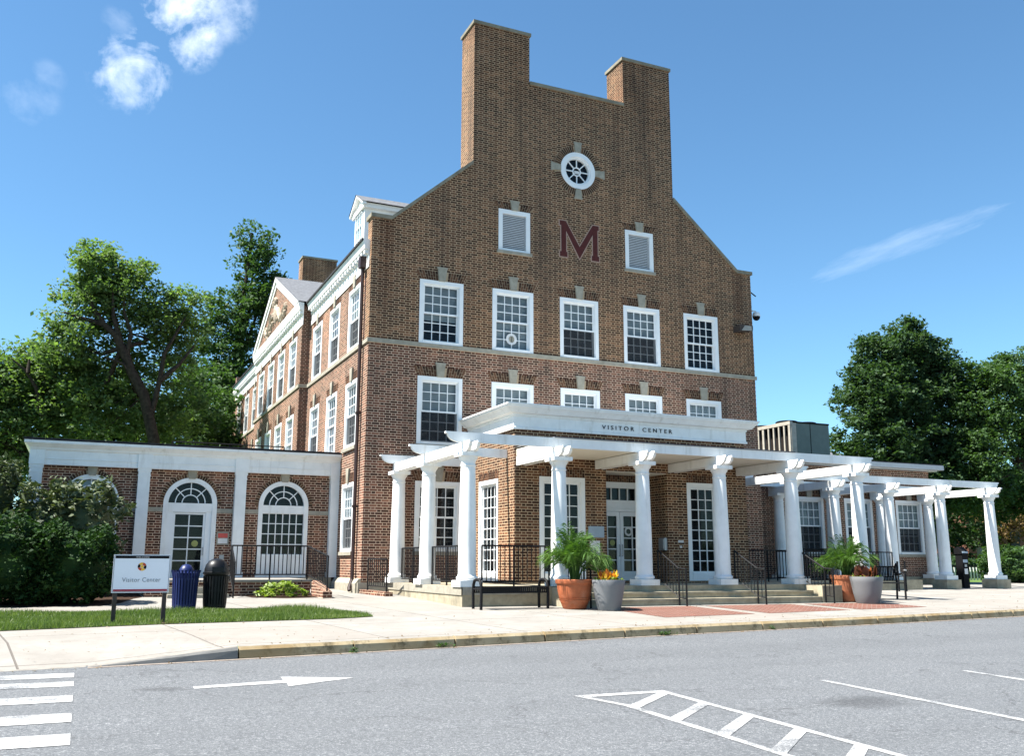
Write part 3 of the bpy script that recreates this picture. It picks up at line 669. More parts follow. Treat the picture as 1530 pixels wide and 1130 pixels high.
# --- left arcade wing
WY=2.80
wg=MB(); wg.box(-7.92,-.001,WY,8.2,-.6,4.05); wg_o=wg.build('arcade_wall','brick_lower',B)
TW=FT(WY); c=CUT.setdefault('wg',MB())
def arch(xc,r,zsp,z0,n=24): return [(xc-r,z0),(xc+r,z0)]+[(xc+r*math.cos(math.pi*k/n),zsp+r*math.sin(math.pi*k/n)) for k in range(n+1)]
for i,xc in enumerate((-6.48,-4.0,-1.51)):
    r=.69; zsp=2.62; z0=.56
    tprism(c,TW,arch(xc,r,zsp,z0),-.05,.24)
    w=MB()
    ring(w,TW,.565,r,-.02,.1,0,180,24,cx=xc,cz=zsp)
    tbox(w,TW,xc-r,xc-.57,-.02,.1,z0,zsp); tbox(w,TW,xc+.57,xc+r,-.02,.1,z0,zsp)
    tbox(w,TW,xc-.57,xc+.57,-.005,.1,2.41,2.63)
    if i!=1: tbox(w,TW,xc-.57,xc+.57,.02,.1,z0,1.28)
    W=w.build('arched_door' if i==1 else 'arched_window','white_paint',B)
    s=MB(); cz=2.64
    ring(s,TW,.20,.225,.05,.08,0,180,16,cx=xc,cz=cz); ring(s,TW,.37,.395,.05,.08,0,180,20,cx=xc,cz=cz)
    for a in (45,90,135):
        ca,sa=math.cos(R(a)),math.sin(R(a)); hw=.012
        tprism(s,TW,[(xc+.225*ca-hw*sa,cz+.225*sa+hw*ca),(xc+.225*ca+hw*sa,cz+.225*sa-hw*ca),(xc+.56*ca+hw*sa,cz+.56*sa-hw*ca),(xc+.56*ca-hw*sa,cz+.56*sa+hw*ca)],.052,.078)
    g=MB(); pl=arch(xc,.57,zsp,2.62); g.add([TW(u,.084,z) for u,z in pl],[tuple(range(len(pl)))])
    if i!=1:
        x0,x1,a,b=xc-.57,xc+.57,1.28,2.41
        for k in range(1,6): x=x0+(x1-x0)*k/6; tbox(s,TW,x-.012,x+.012,.05,.08,a,b)
        for k in range(0,5):
            z=a+(b-a)*k/4
            for j in range(6): tbox(s,TW,x0+(x1-x0)*j/6+.012,x0+(x1-x0)*(j+1)/6-.012,.052,.078,max(a,z-.012),min(b,z+.012))
        pane(g,TW,x0,x1,.084,a,b)
    else:
        # panelled surround and half-glazed leaf
        x0,x1=xc-.57,xc+.57
        tbox(w if False else s,TW,x0,xc-.42,.02,.1,.6,2.41); tbox(s,TW,xc+.42,x1,.02,.1,.6,2.41); tbox(s,TW,xc-.44,xc+.44,.0,.03,2.385,2.425)
        a0,a1=xc-.36,xc+.36
        tbox(s,TW,xc-.42,a0,.045,.1,.6,2.38); tbox(s,TW,a1,xc+.42,.045,.1,.6,2.38); tbox(s,TW,a0,a1,.045,.1,2.33,2.38); tbox(s,TW,a0,a1,.045,.1,.6,.80)
        for z in [.80+1.53*k/5 for k in range(1,5)]: tbox(s,TW,a0,a1,.055,.09,z-.014,z+.014)
        for k in range(5): tbox(s,TW,xc-.014,xc+.014,.056,.091,.80+1.53*k/5+.014,.80+1.53*(k+1)/5-.014)
        pane(g,TW,a0,a1,.094,.80,2.33)
        q=MB(); ring(q,TW,0,.085,.047,.0545,cx=xc+.18,cz=1.56,n=16); q.build('round_sticker','sticker_yellow',W)
        q=MB(); q.tube([TW(xc+.39,.045,1.25),TW(xc+.39,-.0,1.26),TW(xc+.39,-.0,1.45),TW(xc+.39,.045,1.46)],.012,6); q.build('door_handle','steel',W)
    s.build('sash','white_trim',W); g.build('pane','window_glass',W)
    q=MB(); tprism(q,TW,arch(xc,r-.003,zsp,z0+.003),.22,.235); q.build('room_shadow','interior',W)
    v=MB(); ring(v,TW,r,r+.11,-.004,.03,0,180,24,0,xc,zsp)
    n=34
    for k in range(n):
        a=180/n*k
        if abs(a-90+2.6)<8: continue
        ring(v,TW,r+.003,r+.107,-.010,.02,a+.5,a+180/n-.6,1,1,xc,zsp)
    v.build('brick_arch',['mortar','voussoir'],W)
    q=MB(); tprism(q,TW,[(xc-.085,zsp+r-.03),(xc+.085,zsp+r-.03),(xc+.13,3.52),(xc-.13,3.52)],-.06,.05); q.build('keystone','limestone',W)
    if i==0:
        q=MB(); tprism(q,TW,arch(xc,.56,zsp,2.63),.15,.155); q.build('blind','bluegrey_sign',W)
for a,b in ((-7.66,-7.17),(-5.79,-5.36),(-5.09,-4.69),(-3.31,-2.87),(-2.57,-2.20),(-.82,-.24)):
    q=MB(); q.box(a,b,WY-.02,WY-.001,2.385,2.50); q.build('belt_course','limestone',B)
for x in (-7.94,-5.37,-2.88,-.24):
    q=MB(); x1=x+.295; q.box(x,x1,WY-.19,WY-.001,.80,3.42); q.box(x-.025,x1+.025,WY-.21,WY-.001,.66,.80); q.box(x-.012,x1+.012,WY-.2,WY-.001,3.30,3.33); q.box(x-.02,x1+.02,WY-.205,WY-.001,3.42,3.5)
    q.box(x-.03,x1+.03,WY-.222,WY-.196,3.502,3.87); q.build('pilaster','white_paint',B)
q=MB(); q.add([(x,y,z) for z,o in ((3.5,.19),(3.64,.19),(3.645,.205),(3.66,.205),(3.665,.19),(3.86,.19),(3.88,.22),(3.93,.24),(4.02,.34),(4.03,.36),(4.10,.36),(4.12,0)) for x,y in ((-7.94-o+.19,8.2),(-7.94-o+.19,WY-o),(-.002,WY-o))],[(i*3+j,i*3+j+1,i*3+j+4,i*3+j+3) for i in range(11) for j in range(2)])
q.quad((-7.75,WY,3.5),(-.002,WY,3.5),(-.002,WY-.19,3.5),(-7.94,WY-.19,3.5)); 
q.build('arcade_cornice','white_paint',B)
q=MB(); q.box(-8.14,-.01,WY-.37,8.3,4.121,4.16); q.build('flat_roof','roof_dark',B)
q=MB(); q.box(-3.27,-2.95,WY-.03,WY-.001,1.53,1.87,0); q.box(-3.235,-2.985,WY-.035,WY-.03,1.72,1.84,1); q.box(-3.235,-2.985,WY-.035,WY-.03,1.57,1.70,2); q.build('notice_frame',['limestone','notice_red','notice_paper'],B)
q=MB(); q.box(-3.17,-3.05,WY-.02,WY-.001,1.14,1.26); q.build('door_button','steel',B)
# --- right wing
RY=2.0
rw=MB(); rw.box(12.881,22.45,RY,9,-.6,4.5); rw_o=rw.build('right_wing_wall','brick_lower',B)
TR=FT(RY)
for i,(a,b) in enumerate(((15.93,17.24),(18.20,19.52),(20.66,21.97))):
    window('rw',TR,a,b,1.42,3.38,blind=(.52,.6,.62)[i],bmat='curtain',lint=.3,haslint=True,screen=True)
q=MB(); q.box(12.89,22.9,RY-.35,9.3,4.55,4.72); q.box(12.89,22.7,RY-.2,9.2,4.501,4.549); q.build('wing_fascia','fascia_grey',B)
q=MB(); q.box(12.89,22.88,RY-.33,9.28,4.7205,4.76); q.build('wing_roof','roof_dark',B)
q=MB(); q.box(12.9,22.5,RY-.05,RY-.001,-.2,.62); q.build('wing_plinth','stone',B)
for key,o in dict(low=low_o,up=up_o,bd=bd_o,pv=pv_o,eb=eb_o,wg=wg_o,rw=rw_o).items():
    if key in CUT: cut(o,CUT[key])
# ---------------------------------------------------------------- terrace and steps
TZ=.57
t=thing('stone_terrace',(6.4,-4,.2),'weathered stone porch terrace with three broad steps below the white columns','terrace')
q=MB(); q.box(.72,12.25,-5.30,-.002,-.4,TZ-.001); q.box(.715,3.2,-5.305,-5.299,-.4,TZ) if False else None
q.build('platform','stone',t)
q=MB(); q.box(.70,2.2,-5.32,-5.301,.40,TZ-.002); q.box(.70,.719,-5.32,-.06,.40,TZ-.002); q.build('edge_stone','limestone',t)
for k,(y,z) in enumerate(((-5.60,.43),(-5.90,.29))):
    q=MB(); q.box(3.08,9.78,y,-5.301 if k==0 else -5.601,-.3,z); q.box(3.08,9.78,y-.02,y-.0005,z-.05,z-.001); q.build('step','stone',t)
for x0,x1 in ((2.80,3.078),(9.782,10.40)):
    q=MB(); q.box(x0,x1,-5.93,-5.302,-.3,TZ-.02); q.build('step_pier','stone',t)
q=MB(); q.box(12.255,18.0,-1.42,RY-.06,-.4,TZ-.004); q.build('wing_platform','stone',t)
# ---------------------------------------------------------------- pergolas
def column(par,x,y,zb=TZ,zt=3.42):
    c=MB(); H=zt-zb
    c.lathe([(.205,.13),(.225,.15),(.232,.175),(.225,.20),(.205,.215),(.198,.225),(.19,.27),(.188,.9),(.178,1.6),(.160,H-.33),(.158,H-.31),(.172,H-.30),(.172,H-.275),(.158,H-.265),(.158,H-.21),(.175,H-.17),(.205,H-.13),(.215,H-.09)],(x,y,zb),28)
    o=c.build('column','white_paint',par,smooth=40)
    p=MB(); p.box(x-.25,x+.25,y-.25,y+.25,zb-.0015,zb+.13); p.build('plinth','white_paint',o)
    p=MB(); p.box(x-.235,x+.235,y-.235,y+.235,zt-.09,zt-.001); p.build('capital','white_paint',o)
def ogee(y0,z0,z1,sgn):
    """scrolled end of a beam, in the length/height plane"""
    h=z1-z0; pts=[]
    for k in range(9):
        a=math.pi/2*k/8; pts.append((y0+sgn*(.06+.16*(1-math.cos(a))*1.0),z1-.05-(h-.05)*math.sin(a)*1.0))
    return [(y0,z1),(y0,z1-.045),(y0+sgn*.05,z1-.05)]+[(y0+sgn*(.05+.26*(1-math.sin(math.pi/2-math.pi/2*k/8))),z1-.05-(h-.05)*math.sin(math.pi/2*k/8)) for k in range(1,9)]
def beam_y(par,x,ya,yb,z0=3.42,z1=3.64,w=.075,gap=.11,name='cross_beam'):
    """twin beam along the depth, scrolled at the street end ya"""
    q=MB(); e=ogee(ya,z0,z1,1)
    for xo in (-gap/2-w,gap/2): q.yz([(yb,z1)]+e+[(yb,z0)],x+xo,x+xo+w)
    return q.build(name,'white_paint',par)
def beam_x(par,y,xa,xb,z0=3.641,z1=3.86,w=.085,ea=True,eb=True,name='long_beam'):
    q=MB(); e=ogee(xa,z0,z1,1) if ea else [(xa,z1),(xa,z0)]; f=ogee(xb,z0,z1,-1)[::-1] if eb else [(xb,z0),(xb,z1)]
    q.xz(e+f,y-w/2,y+w/2); return q.build(name,'white_paint',par)
pg=thing('porch_pergola',(6.4,-5,TZ),'white column pergola wrapped around the entrance with scrolled beam ends and solid porch roof','pergola')
CX=[.92+2.206*k for k in range(6)]
for x in CX: column(pg,x,-5.05)
column(pg,.90,-2.55); column(pg,.87,-.27); column(pg,CX[5],-2.55)
beam_y(pg,.90,-5.52,-.02)
for x in CX[1:5]: beam_y(pg,x,-5.52,-3.025)
beam_y(pg,CX[5],-5.52,-.02)
beam_x(pg,-5.05,.38,12.55); 
beam_x(pg,-2.55,.38,2.94,eb=False); beam_x(pg,-.12,.38,2.94,eb=False)
beam_x(pg,-2.55,9.94,12.55,ea=False); beam_x(pg,-.12,9.94,12.55,ea=False)
q=MB(); q.box(3.0,9.88,-4.999,-3.025,3.655,3.82); q.build('porch_roof','cream_soffit',pg)
q=MB(); q.box(3.0,9.9,-5.12,-3.025,3.862,3.885); q.build('roof_sheet','slate',pg)
wp=thing('wing_pergola',(18.4,0,TZ),'white column pergola on stone piers along the low right wing','pergola')
WX=(14.9,17.2,19.5,21.82)
for x in WX:
    column(wp,x,1.58); column(wp,x,-1.03)
    beam_y(wp,x,-1.50,1.93)
beam_x(wp,-1.03,12.7,22.35); beam_x(wp,1.58,12.9,22.35,ea=False)
for x in WX[2:]:
    for y in (-1.03,):
        q=MB(); q.box(x-.33,x+.33,y-.30,y+.30,-.1,TZ-.003); q.build('stone_pier','stone',wp)
q=MB(); q.box(WX[3]-.33,WX[3]+.33,1.28,1.88,-.1,TZ-.003); q.box(WX[2]-.33,WX[2]+.33,1.28,1.88,-.1,TZ-.003); q.build('stone_pier','stone',wp)

# ---------------------------------------------------------------- iron railings
def rail(name,label,pts,h=.86,low=.10,sp=.10,posts=True,group=None,end=None,r=.011):
    """guard rail along 3-D foot points"""
    P=[Vector(p) for p in pts]
    t=thing(name,tuple(P[0]),label,'railing',group)
    up=Vector((0,0,h)); lo=Vector((0,0,low))
    q=MB(); q.tube([p+up for p in P],.020,6)
    if end: q.tube([P[-1]+up,P[-1]+up+Vector(end)],.020,6)
    q.build('top_rail','iron',t)
    q=MB(); q.tube([p+lo for p in P],.014,4); q.build('bottom_rail','iron',t)
    b=MB()
    for a,c in zip(P[:-1],P[1:]):
        n=max(1,int((Vector((c.x,c.y,0))-Vector((a.x,a.y,0))).length/sp))
        for k in range(1,n):
            p=a.lerp(c,k/n); b.tube([p+lo,p+up],r,4)
    b.build('balusters','iron',t)
    for p in P:
        q=MB(); q.tube([p-Vector((0,0,.02)),p+up],.020,6); q.build('post','iron',t)
    return t
GR='black iron porch railings'
rail('iron_railing','black guard rail between the two rear columns at the left end of the porch',[(.93,-.50,TZ),(.93,-1.4,TZ),(.93,-2.28,TZ)],group=GR)
rail('iron_railing','black guard rail between the left corner column and the column behind it',[(.93,-2.82,TZ),(.93,-3.8,TZ),(.93,-4.75,TZ)],group=GR)
rail('iron_railing','black guard rail on the terrace edge above the backless bench',[(1.25,-5.08,TZ),(2.0,-5.08,TZ),(2.85,-5.08,TZ)],group=GR)
rail('iron_railing','black guard rail beside the brick corner right of the entrance windows',[(9.97,-2.6,TZ),(10.9,-2.6,TZ),(11.65,-2.6,TZ)],group=GR)
rail('iron_railing','black guard rail running back along the right end of the porch',[(12.05,-4.75,TZ),(12.05,-3.8,TZ),(12.05,-2.85,TZ)],group=GR)
rail('iron_railing','black guard rail across the front of the right wing behind the palm',[(12.3,-1.3,TZ),(13.5,-1.3,TZ),(14.6,-1.3,TZ)],group=GR)
rail('iron_railing','black guard rail between the two nearest columns of the right wing pergola',[(15.2,-1.3,TZ),(16.1,-1.3,TZ),(16.9,-1.3,TZ)],group=GR)
rail('iron_railing','short black guard rail right of the last hand rail on the porch edge',[(10.0,-5.1,TZ),(10.8,-5.1,TZ),(11.6,-5.1,TZ)],group=GR)
HG='hand rails on the entrance steps'
def handrail(x,label):
    g=zs(-6.1)
    return rail('step_handrail',label,[(x,-5.12,TZ),(x,-5.95,g+.02),(x+.01,-6.22,g)],h=.80,low=.16,sp=.11,group=HG)
handrail(3.25,'black step hand rail behind the tall palm in the orange pot')
handrail(5.66,'black step hand rail nearest the glazed entrance doors')
handrail(7.84,'black step hand rail in front of the second tall porch window')
handrail(9.86,'black step hand rail at the right end of the steps, beside the stone pier')
# left ramp and landing
LZ=.66
t=thing('brick_ramp',(-2.4,.5,.3),'brick walled landing in front of the arched side door, with a sloping brick kerb','ramp')
q=MB(); q.box(-5.2,-1.42,-.62,WY-.002,-.2,LZ-.05); q.build('landing_wall','brick_lower',t)
q=MB(); q.box(-5.22,-1.40,-.64,WY-.002,LZ-.049,LZ); q.build('landing_slab','concrete_paving',t)
q=MB(); q.yz([(-.62,-.2),(-.62,LZ-.02),(-1.9,zs(-1.9)+.15),(-1.9,-.2)],-1.40,-1.19); q.build('ramp_kerb','brick_lower',t)
for k,(y,z) in enumerate(((-.95,LZ-.16),(-1.27,LZ-.31))):
    q=MB(); q.box(-4.75,-3.42,y,-.622 if k==0 else -.952,-.2,z); q.build('step','limestone',t)
rail('iron_railing','black railing along the brick landing and down the ramp by the arched window',[(-3.30,-.55,LZ),(-2.4,-.55,LZ),(-1.5,-.55,LZ),(-1.30,-1.85,zs(-1.85)+.16)],h=.80,low=.12,group='railings by the side ramp')
rail('iron_railing','short black railing dropping beside the side door steps',[(-3.34,-.66,LZ),(-3.34,-1.35,zs(-1.35))],h=.80,low=.14,group='railings by the side ramp')
rail('iron_railing','small black railing on a brick kerb at the corner of the tall gable',[(.06,-.45,zs(-.5)+.1),(.28,-1.35,zs(-1.4)+.1)],h=.78,low=.12,group='railings by the side ramp')
q=MB(); q.xy([(-.06,-.1),(.16,-.1),(.40,-1.5),(.18,-1.5)],lambda a,b:zs(b)-.1,lambda a,b:zs(b)+.10); tag(q.build('brick_kerb','brick_lower'),'low brick kerb under the small railing at the gable corner','kerb')
r_=rail('roof_railing','low black railing on the flat roof of the arcade wing',[(-4.3,6.4,4.16),(-2.6,6.4,4.16),(-.9,6.4,4.16)],h=.55,low=.1,sp=.3)

# ---------------------------------------------------------------- street furniture
def pot_round(name,label,loc,r,h,mat,rim=True,group='planters by the steps'):
    t=thing(name,loc,label,'planter',group)
    q=MB()
    if rim: q.lathe([(.62*r,0),(.66*r,.02),(.84*r,h*.3),(.95*r,h*.6),(1.0*r,h*.84),(1.06*r,h*.86),(1.08*r,h*.9),(1.08*r,h*.98),(1.05*r,h),(.95*r,h),(.93*r,h*.9)],(0,0,0),36,cap=False)
    else: q.lathe([(.66*r,0),(.69*r,.015),(.83*r,h*.4),(.95*r,h*.8),(1.0*r,h*.98),(.985*r,h),(.93*r,h),(.92*r,h*.9)],(0,0,0),36,cap=False)
    if rim:
        for z in (.30,.36): 
            rr=r*(.84+.11*(z-.3)/.3+.02); q.lathe([(rr,h*z-.008),(rr+.008,h*z),(rr+.012,h*z+.008)],(0,0,0),36,cap=False)
    q.build('pot',mat,t,smooth=40,local=True,recalc=True)
    q=MB(); q.lathe([(.94*r,h*.9),(.01,h*.93)],(0,0,0),24,cap=False); q.build('soil','soil',t,local=True)
    return t
gp=lambda x,y:(x,y,zs(y))
pot_round('terracotta_planter','big orange terracotta pot holding the tall palm left of the steps',gp(2.83,-6.30),.37,.60,'terracotta')
pot_round('resin_planter','smooth grey tub with flame coloured flowers beside the orange pot left of the steps',gp(3.34,-6.83),.345,.61,'grey_resin',False)
pot_round('terracotta_planter','ribbed orange pot half hidden behind a grey tub right of the steps',gp(10.76,-5.72),.36,.64,'terracotta_pale')
pot_round('resin_planter','grey tub with dark red leaves hiding the orange pot right of the steps',gp(10.72,-6.42),.39,.63,'grey_resin',False)
def numpy_mesh(name,V,F,mat,parent=None,local=False):
    me=bpy.data.meshes.new(name); n=len(V); k=len(F)
    me.vertices.add(n); me.vertices.foreach_set('co',np.asarray(V,np.float32).ravel())
    m=F.shape[1]; me.loops.add(k*m); me.loops.foreach_set('vertex_index',F.astype(np.int32).ravel())
    me.polygons.add(k); me.polygons.foreach_set('loop_start',np.arange(0,k*m,m,dtype=np.int32)); me.polygons.foreach_set('loop_total',np.full(k,m,np.int32))
    me.update(calc_edges=True); me.validate(); me.materials.append(M[mat])
    o=bpy.data.objects.new(name,me); COL.objects.link(o)
    if parent: attach(o,parent,local)
    return o
def leaves(C,size,rng,aspect=.55,droop=.0,upbias=.35,var=.35):
    """one folded rhombus of four vertices per centre"""
    n=len(C); d=rng.normal(size=(n,3)); d[:,2]=d[:,2]*.6-droop; d/=np.linalg.norm(d,axis=1)[:,None]
    nr=rng.normal(size=(n,3)); nr[:,2]=np.abs(nr[:,2])+upbias*2; 
    s=np.cross(d,nr); s/=np.linalg.norm(s,axis=1)[:,None]+1e-9
    up=np.cross(s,d)
    L=size*(1+var*rng.normal(size=(n,1))).clip(.4,1.8)
    a=C-d*L*.5; b=C+s*L*.5*aspect+up*L*.06; c=C+d*L*.5-up*L*.05; e=C-s*L*.5*aspect+up*L*.06
    V=np.stack([a,b,c,e],1).reshape(-1,3); F=np.arange(n*4).reshape(-1,4)
    return V,F
def palm(label,loc,h,spread,seed,nf=26,group='potted palms'):
    rg=random.Random(seed); t=thing('potted_palm',loc,label,'palm',group)
    st=MB(); fr=MB()
    for k in range(5):
        a=rg.uniform(0,6.28); st.tube([(.05*math.cos(a),.05*math.sin(a),-.06),(.09*math.cos(a),.09*math.sin(a),h*.28)],[.022,.014],6)
    st.build('stems','leaf_palm',t,local=True)
    for k in range(nf):
        az=6.283*k/nf*2.39+rg.uniform(-.4,.4); lean=rg.uniform(.05,1.0)**.75; L=h*rg.uniform(.62,1.08)*(1-.22*lean)
        pts=[]; r0=rg.uniform(.02,.10)
        for i in range(13):
            u=i/12; out=r0+spread*lean*(.25*u+.95*u**2.4); z=-.05+L*(1.05*u-(.10+.42*lean)*u**3)
            tw=az+.25*u*rg.uniform(-1,1)*.3
            pts.append(Vector((out*math.cos(tw),out*math.sin(tw),z)))
        fr.tube(pts,[.011*(1-.8*i/12) for i in range(13)],3)
        for i in range(5,13):
            p=pts[i]; d=(pts[min(i+1,12)]-pts[i-1]).normalized(); side=d.cross(Vector((math.cos(az),math.sin(az),.35))); side.normalize(); 
            for sub in (0,.33,.66):
                pp=p-(p-pts[i-1])*sub
                ll=(.34*math.sin(math.pi*(i-3.6-sub)/10.2)+.06)*rg.uniform(.75,1.15)
                for sg in (-1,1):
                    tip=pp+side*sg*ll*.62+d*ll*.60+Vector((0,0,-.28*ll+rg.uniform(-.05,.03))); mid=pp.lerp(tip,.5)+Vector((0,0,.03)); wv=d*.010
                    fr.add([pp,mid+wv,tip,mid-wv],[(0,1,2,3)])
    fr.build('fronds','leaf_palm',t,local=True,recalc=False)
    return t
palm('tall feathery green palm growing in the orange pot left of the steps',(2.83,-6.30,zs(-6.3)+.56),1.34,.58,5,54)
palm('shorter dense green palm growing behind the grey tub right of the steps',(10.76,-5.72,zs(-5.7)+.60),1.26,.60,9,50)
def rosette(name,label,loc,mat,h,r,n,seed,w=.055):
    rg=random.Random(seed); t=thing(name,loc,label,'flowers','flowers in the grey tubs'); q=MB()
    for k in range(n):
        cx,cy=rg.uniform(-.5,.5)*r,rg.uniform(-.5,.5)*r; az=rg.uniform(0,6.28); lf=rg.uniform(.3,1); L=h*rg.uniform(.6,1.05)
        pts=[Vector((cx+math.cos(az)*L*.75*(1-lf)*u,cy+math.sin(az)*L*.75*(1-lf)*u,L*(lf*.8+.25)*(u-.3*u*u))) for u in (0,.35,.7,1)]
        s=Vector((-math.sin(az),math.cos(az),0)); ww=[.3,1,.85,.02]
        vs=[]
        for p,x in zip(pts,ww): vs+=[p-s*w*x,p+s*w*x]
        q.add(vs,[(0,1,3,2),(2,3,5,4),(4,5,7,6)])
    q.build('petals',mat,t,local=True,recalc=False)
    rng=np.random.default_rng(seed); C=rng.normal(size=(260,3))*[r*.55,r*.55,.03]+[0,0,.04]
    C=C[np.hypot(C[:,0],C[:,1])<r*1.05]
    V,F=leaves(C,.075,rng); numpy_mesh('trailing_leaves',V,F,'leaf_lime',t,True)
rosette('potted_flowers','orange yellow and red spiky flowers in the left grey tub',(3.34,-6.83,zs(-6.83)+.56),'leaf_croton',.40,.30,90,3,.032)
rosette('potted_flowers','dark red and copper broad leaves in the right grey tub',(10.72,-6.42,zs(-6.42)+.57),'leaf_croton_dark',.52,.33,46,4,.075)
# little leaves at the foot of the palms
# backless bench
def bench_flat(label,loc,L,rz):
    t=thing('iron_bench',loc,label,'bench',None,rz)
    for x in (0,L):
        q=MB(); pts=[(x,-.19,0),(x,-.20,.30),(x,-.185,.48),(x,-.14,.56),(x,-.06,.585),(x,.06,.585),(x,.14,.56),(x,.185,.48),(x,.20,.30),(x,.19,0)]
        q.tube(pts,.032,8); q.tube([(x,-.225,.40),(x,.225,.40)],.02,6); q.build('end_hoop','iron',t,smooth=50,local=True)
    q=MB()
    n=int(L/.045)
    for k in range(n):
        x=.04+(L-.08)*k/(n-1); q.box(x-.013,x+.013,-.20,.20,.425,.437); q.box(x-.013,x+.013,-.215,-.203,.33,.437); q.box(x-.013,x+.013,.203,.215,.33,.437)
    q.tube([(0,-.21,.33),(L,-.21,.33)],.014,6); q.tube([(0,.21,.33),(L,.21,.33)],.014,6); q.tube([(0,-.21,.44),(L,-.21,.44)],.012,6); q.tube([(0,.21,.44),(L,.21,.44)],.012,6)
    q.build('strap_seat','iron',t,local=True); return t
bench_flat('black backless strap bench with hooped ends in front of the terrace wall',(.78,-5.98,zs(-5.98)),1.52,.04)
t=thing('garden_bench',gp(12.35,-5.15),'black iron bench with tall hooped back right of the grey tub','bench',None,R(-20))
for x in (-.6,.6):
    q=MB(); q.tube([(x,-.25,0),(x,-.26,.42),(x,-.25,.60),(x,-.15,.66),(x,.15,.62)],.028,8); q.tube([(x,.22,0),(x,.18,.42),(x,.24,.7),(x,.22,.84),(x,.16,.90),(x,.10,.84),(x,.12,.62)],.028,8); q.build('side_frame','iron',t,smooth=50,local=True)
q=MB()
for k in range(28):
    x=-.58+1.16*k/27; q.box(x-.013,x+.013,-.25,.17,.42,.432); q.box(x-.013,x+.013,.19,.202,.46,.82)
q.tube([(-.6,.2,.83),(.6,.2,.83)],.02,6); q.tube([(-.6,-.25,.42),(.6,-.25,.42)],.016,6); q.build('strap_seat','iron',t,local=True)
# two black posts (bike rack) near the wing steps
t=thing('bike_rack',gp(16.4,-2.1),'slim black bike rack of two posts before the right wing pier','bike rack')
for x in (-.14,.16):
    q=MB(); q.tube([(x,0,-.02),(x,0,.86),(x,0,.90)],[.028,.028,.034],8); q.build('post','iron',t,local=True)
    q=MB(); q.lathe([(.01,-.02),(.05,0),(.05,.03),(.01,.05)],(x,0,.62),8); q.build('ring','steel',t,local=True)
q=MB(); q.tube([(-.14,0,.45),(.16,0,.45)],.015,6); q.build('cross_bar','iron',t,local=True)
# pay station
t=thing('pay_station',gp(20.6,-.75),'dark blue parking pay station standing between the two right piers','pay station')
q=MB(); q.box(-.13,.13,-.14,.14,0,1.12); q.yz([(-.15,1.12),(.15,1.12),(.15,1.30),(.02,1.36),(-.15,1.22)],-.16,.16); q.build('cabinet','sign_black',t,local=True)
q=MB(); q.yz([(-.165,1.15),(-.152,1.15),(-.152,1.21),(-.165,1.205)],-.13,.13); q.box(-.10,.10,-.148,-.1405,.84,.94); q.build('screen','bluegrey_sign',t,local=True)
q=MB(); q.box(-.07,.08,-.148,-.1405,.46,.64); q.build('instruction_label','notice_paper',t,local=True)
q=MB(); q.box(-.05,.05,-.15,-.1405,.70,.78); q.build('card_slot','steel',t,local=True)
# bins
def bin_(name,label,loc,r,h,mat,dome,group='bins by the side door'):
    t=thing(name,loc,label,'bin',group)
    q=MB(); n=26
    q.lathe([(r*.80,.03),(r*.82,.05),(r*.93,h*.9),(r*.95,h*.93)],(0,0,0),28,cap=True); q.build('liner',mat,t,local=True)
    s=MB()
    for k in range(n):
        a=6.283*k/n; ca,sa=math.cos(a),math.sin(a); w=.020 if mat=='blue_paint' else .016
        P=lambda rr,z,o:(rr*ca-o*sa,rr*sa+o*ca,z)
        pr=[(r*.85,.02),(r*.88,.1),(r*.97,h*.80),(r*1.06,h*.95),(r*1.12,h)] if mat=='blue_paint' else [(r*.85,.02),(r*.9,.12),(r*.99,h*.9)]
        for (ra,za),(rb,zb) in zip(pr[:-1],pr[1:]):
            s.add([P(ra,za,-w),P(ra,za,w),P(rb,zb,w),P(rb,zb,-w),P(ra+.012,za,-w*.8),P(ra+.012,za,w*.8),P(rb+.012,zb,w*.8),P(rb+.012,zb,-w*.8)],[(0,1,5,4),(1,2,6,5),(2,3,7,6),(3,0,4,7),(4,5,6,7)])
    s.build('slats',mat,t,local=True,recalc=True)
    for z in ((.10,h*.78) if mat=='blue_paint' else (.08,h*.5)):
        q=MB(); q.lathe([(r*(.87+.1*z/h),z-.015),(r*(.9+.1*z/h),z-.015),(r*(.9+.1*z/h),z+.015),(r*(.87+.1*z/h),z+.015)],(0,0,0),28,cap=False); q.build('hoop',mat,t,local=True)
    if mat!='blue_paint':
        q=MB(); q.lathe([(r*.95,h*.9),(r*1.08,h*.95),(r*1.10,h),(r*.95,h+.01)],(0,0,0),28,cap=False); q.build('rim',mat,t,local=True)
    q=MB()
    if dome: q.lathe([(r*1.0,h),(r*.98,h+.06),(r*.88,h+.14),(r*.66,h+.21),(r*.35,h+.25),(.01,h+.26)],(0,0,0),28); q.box(-.11,.11,-r*1.0,-r*.72,h+.02,h+.1)
    else: q.lathe([(r*.95,h*.93),(r*.6,h*.96),(r*.55,h+.02),(r*.35,h+.09),(r*.1,h+.11),(.01,h+.11)],(0,0,0),24)
    q.build('lid',mat,t,smooth=50,local=True)
bin_('slatted_bin','blue slatted steel recycling bin with flared rim beside the sign',gp(-4.72,-4.75),.235,.74,'blue_paint',False)
bin_('domed_bin','black litter bin with glossy domed lid beside the blue bin',gp(-4.16,-4.72),.23,.70,'black_plastic',True)
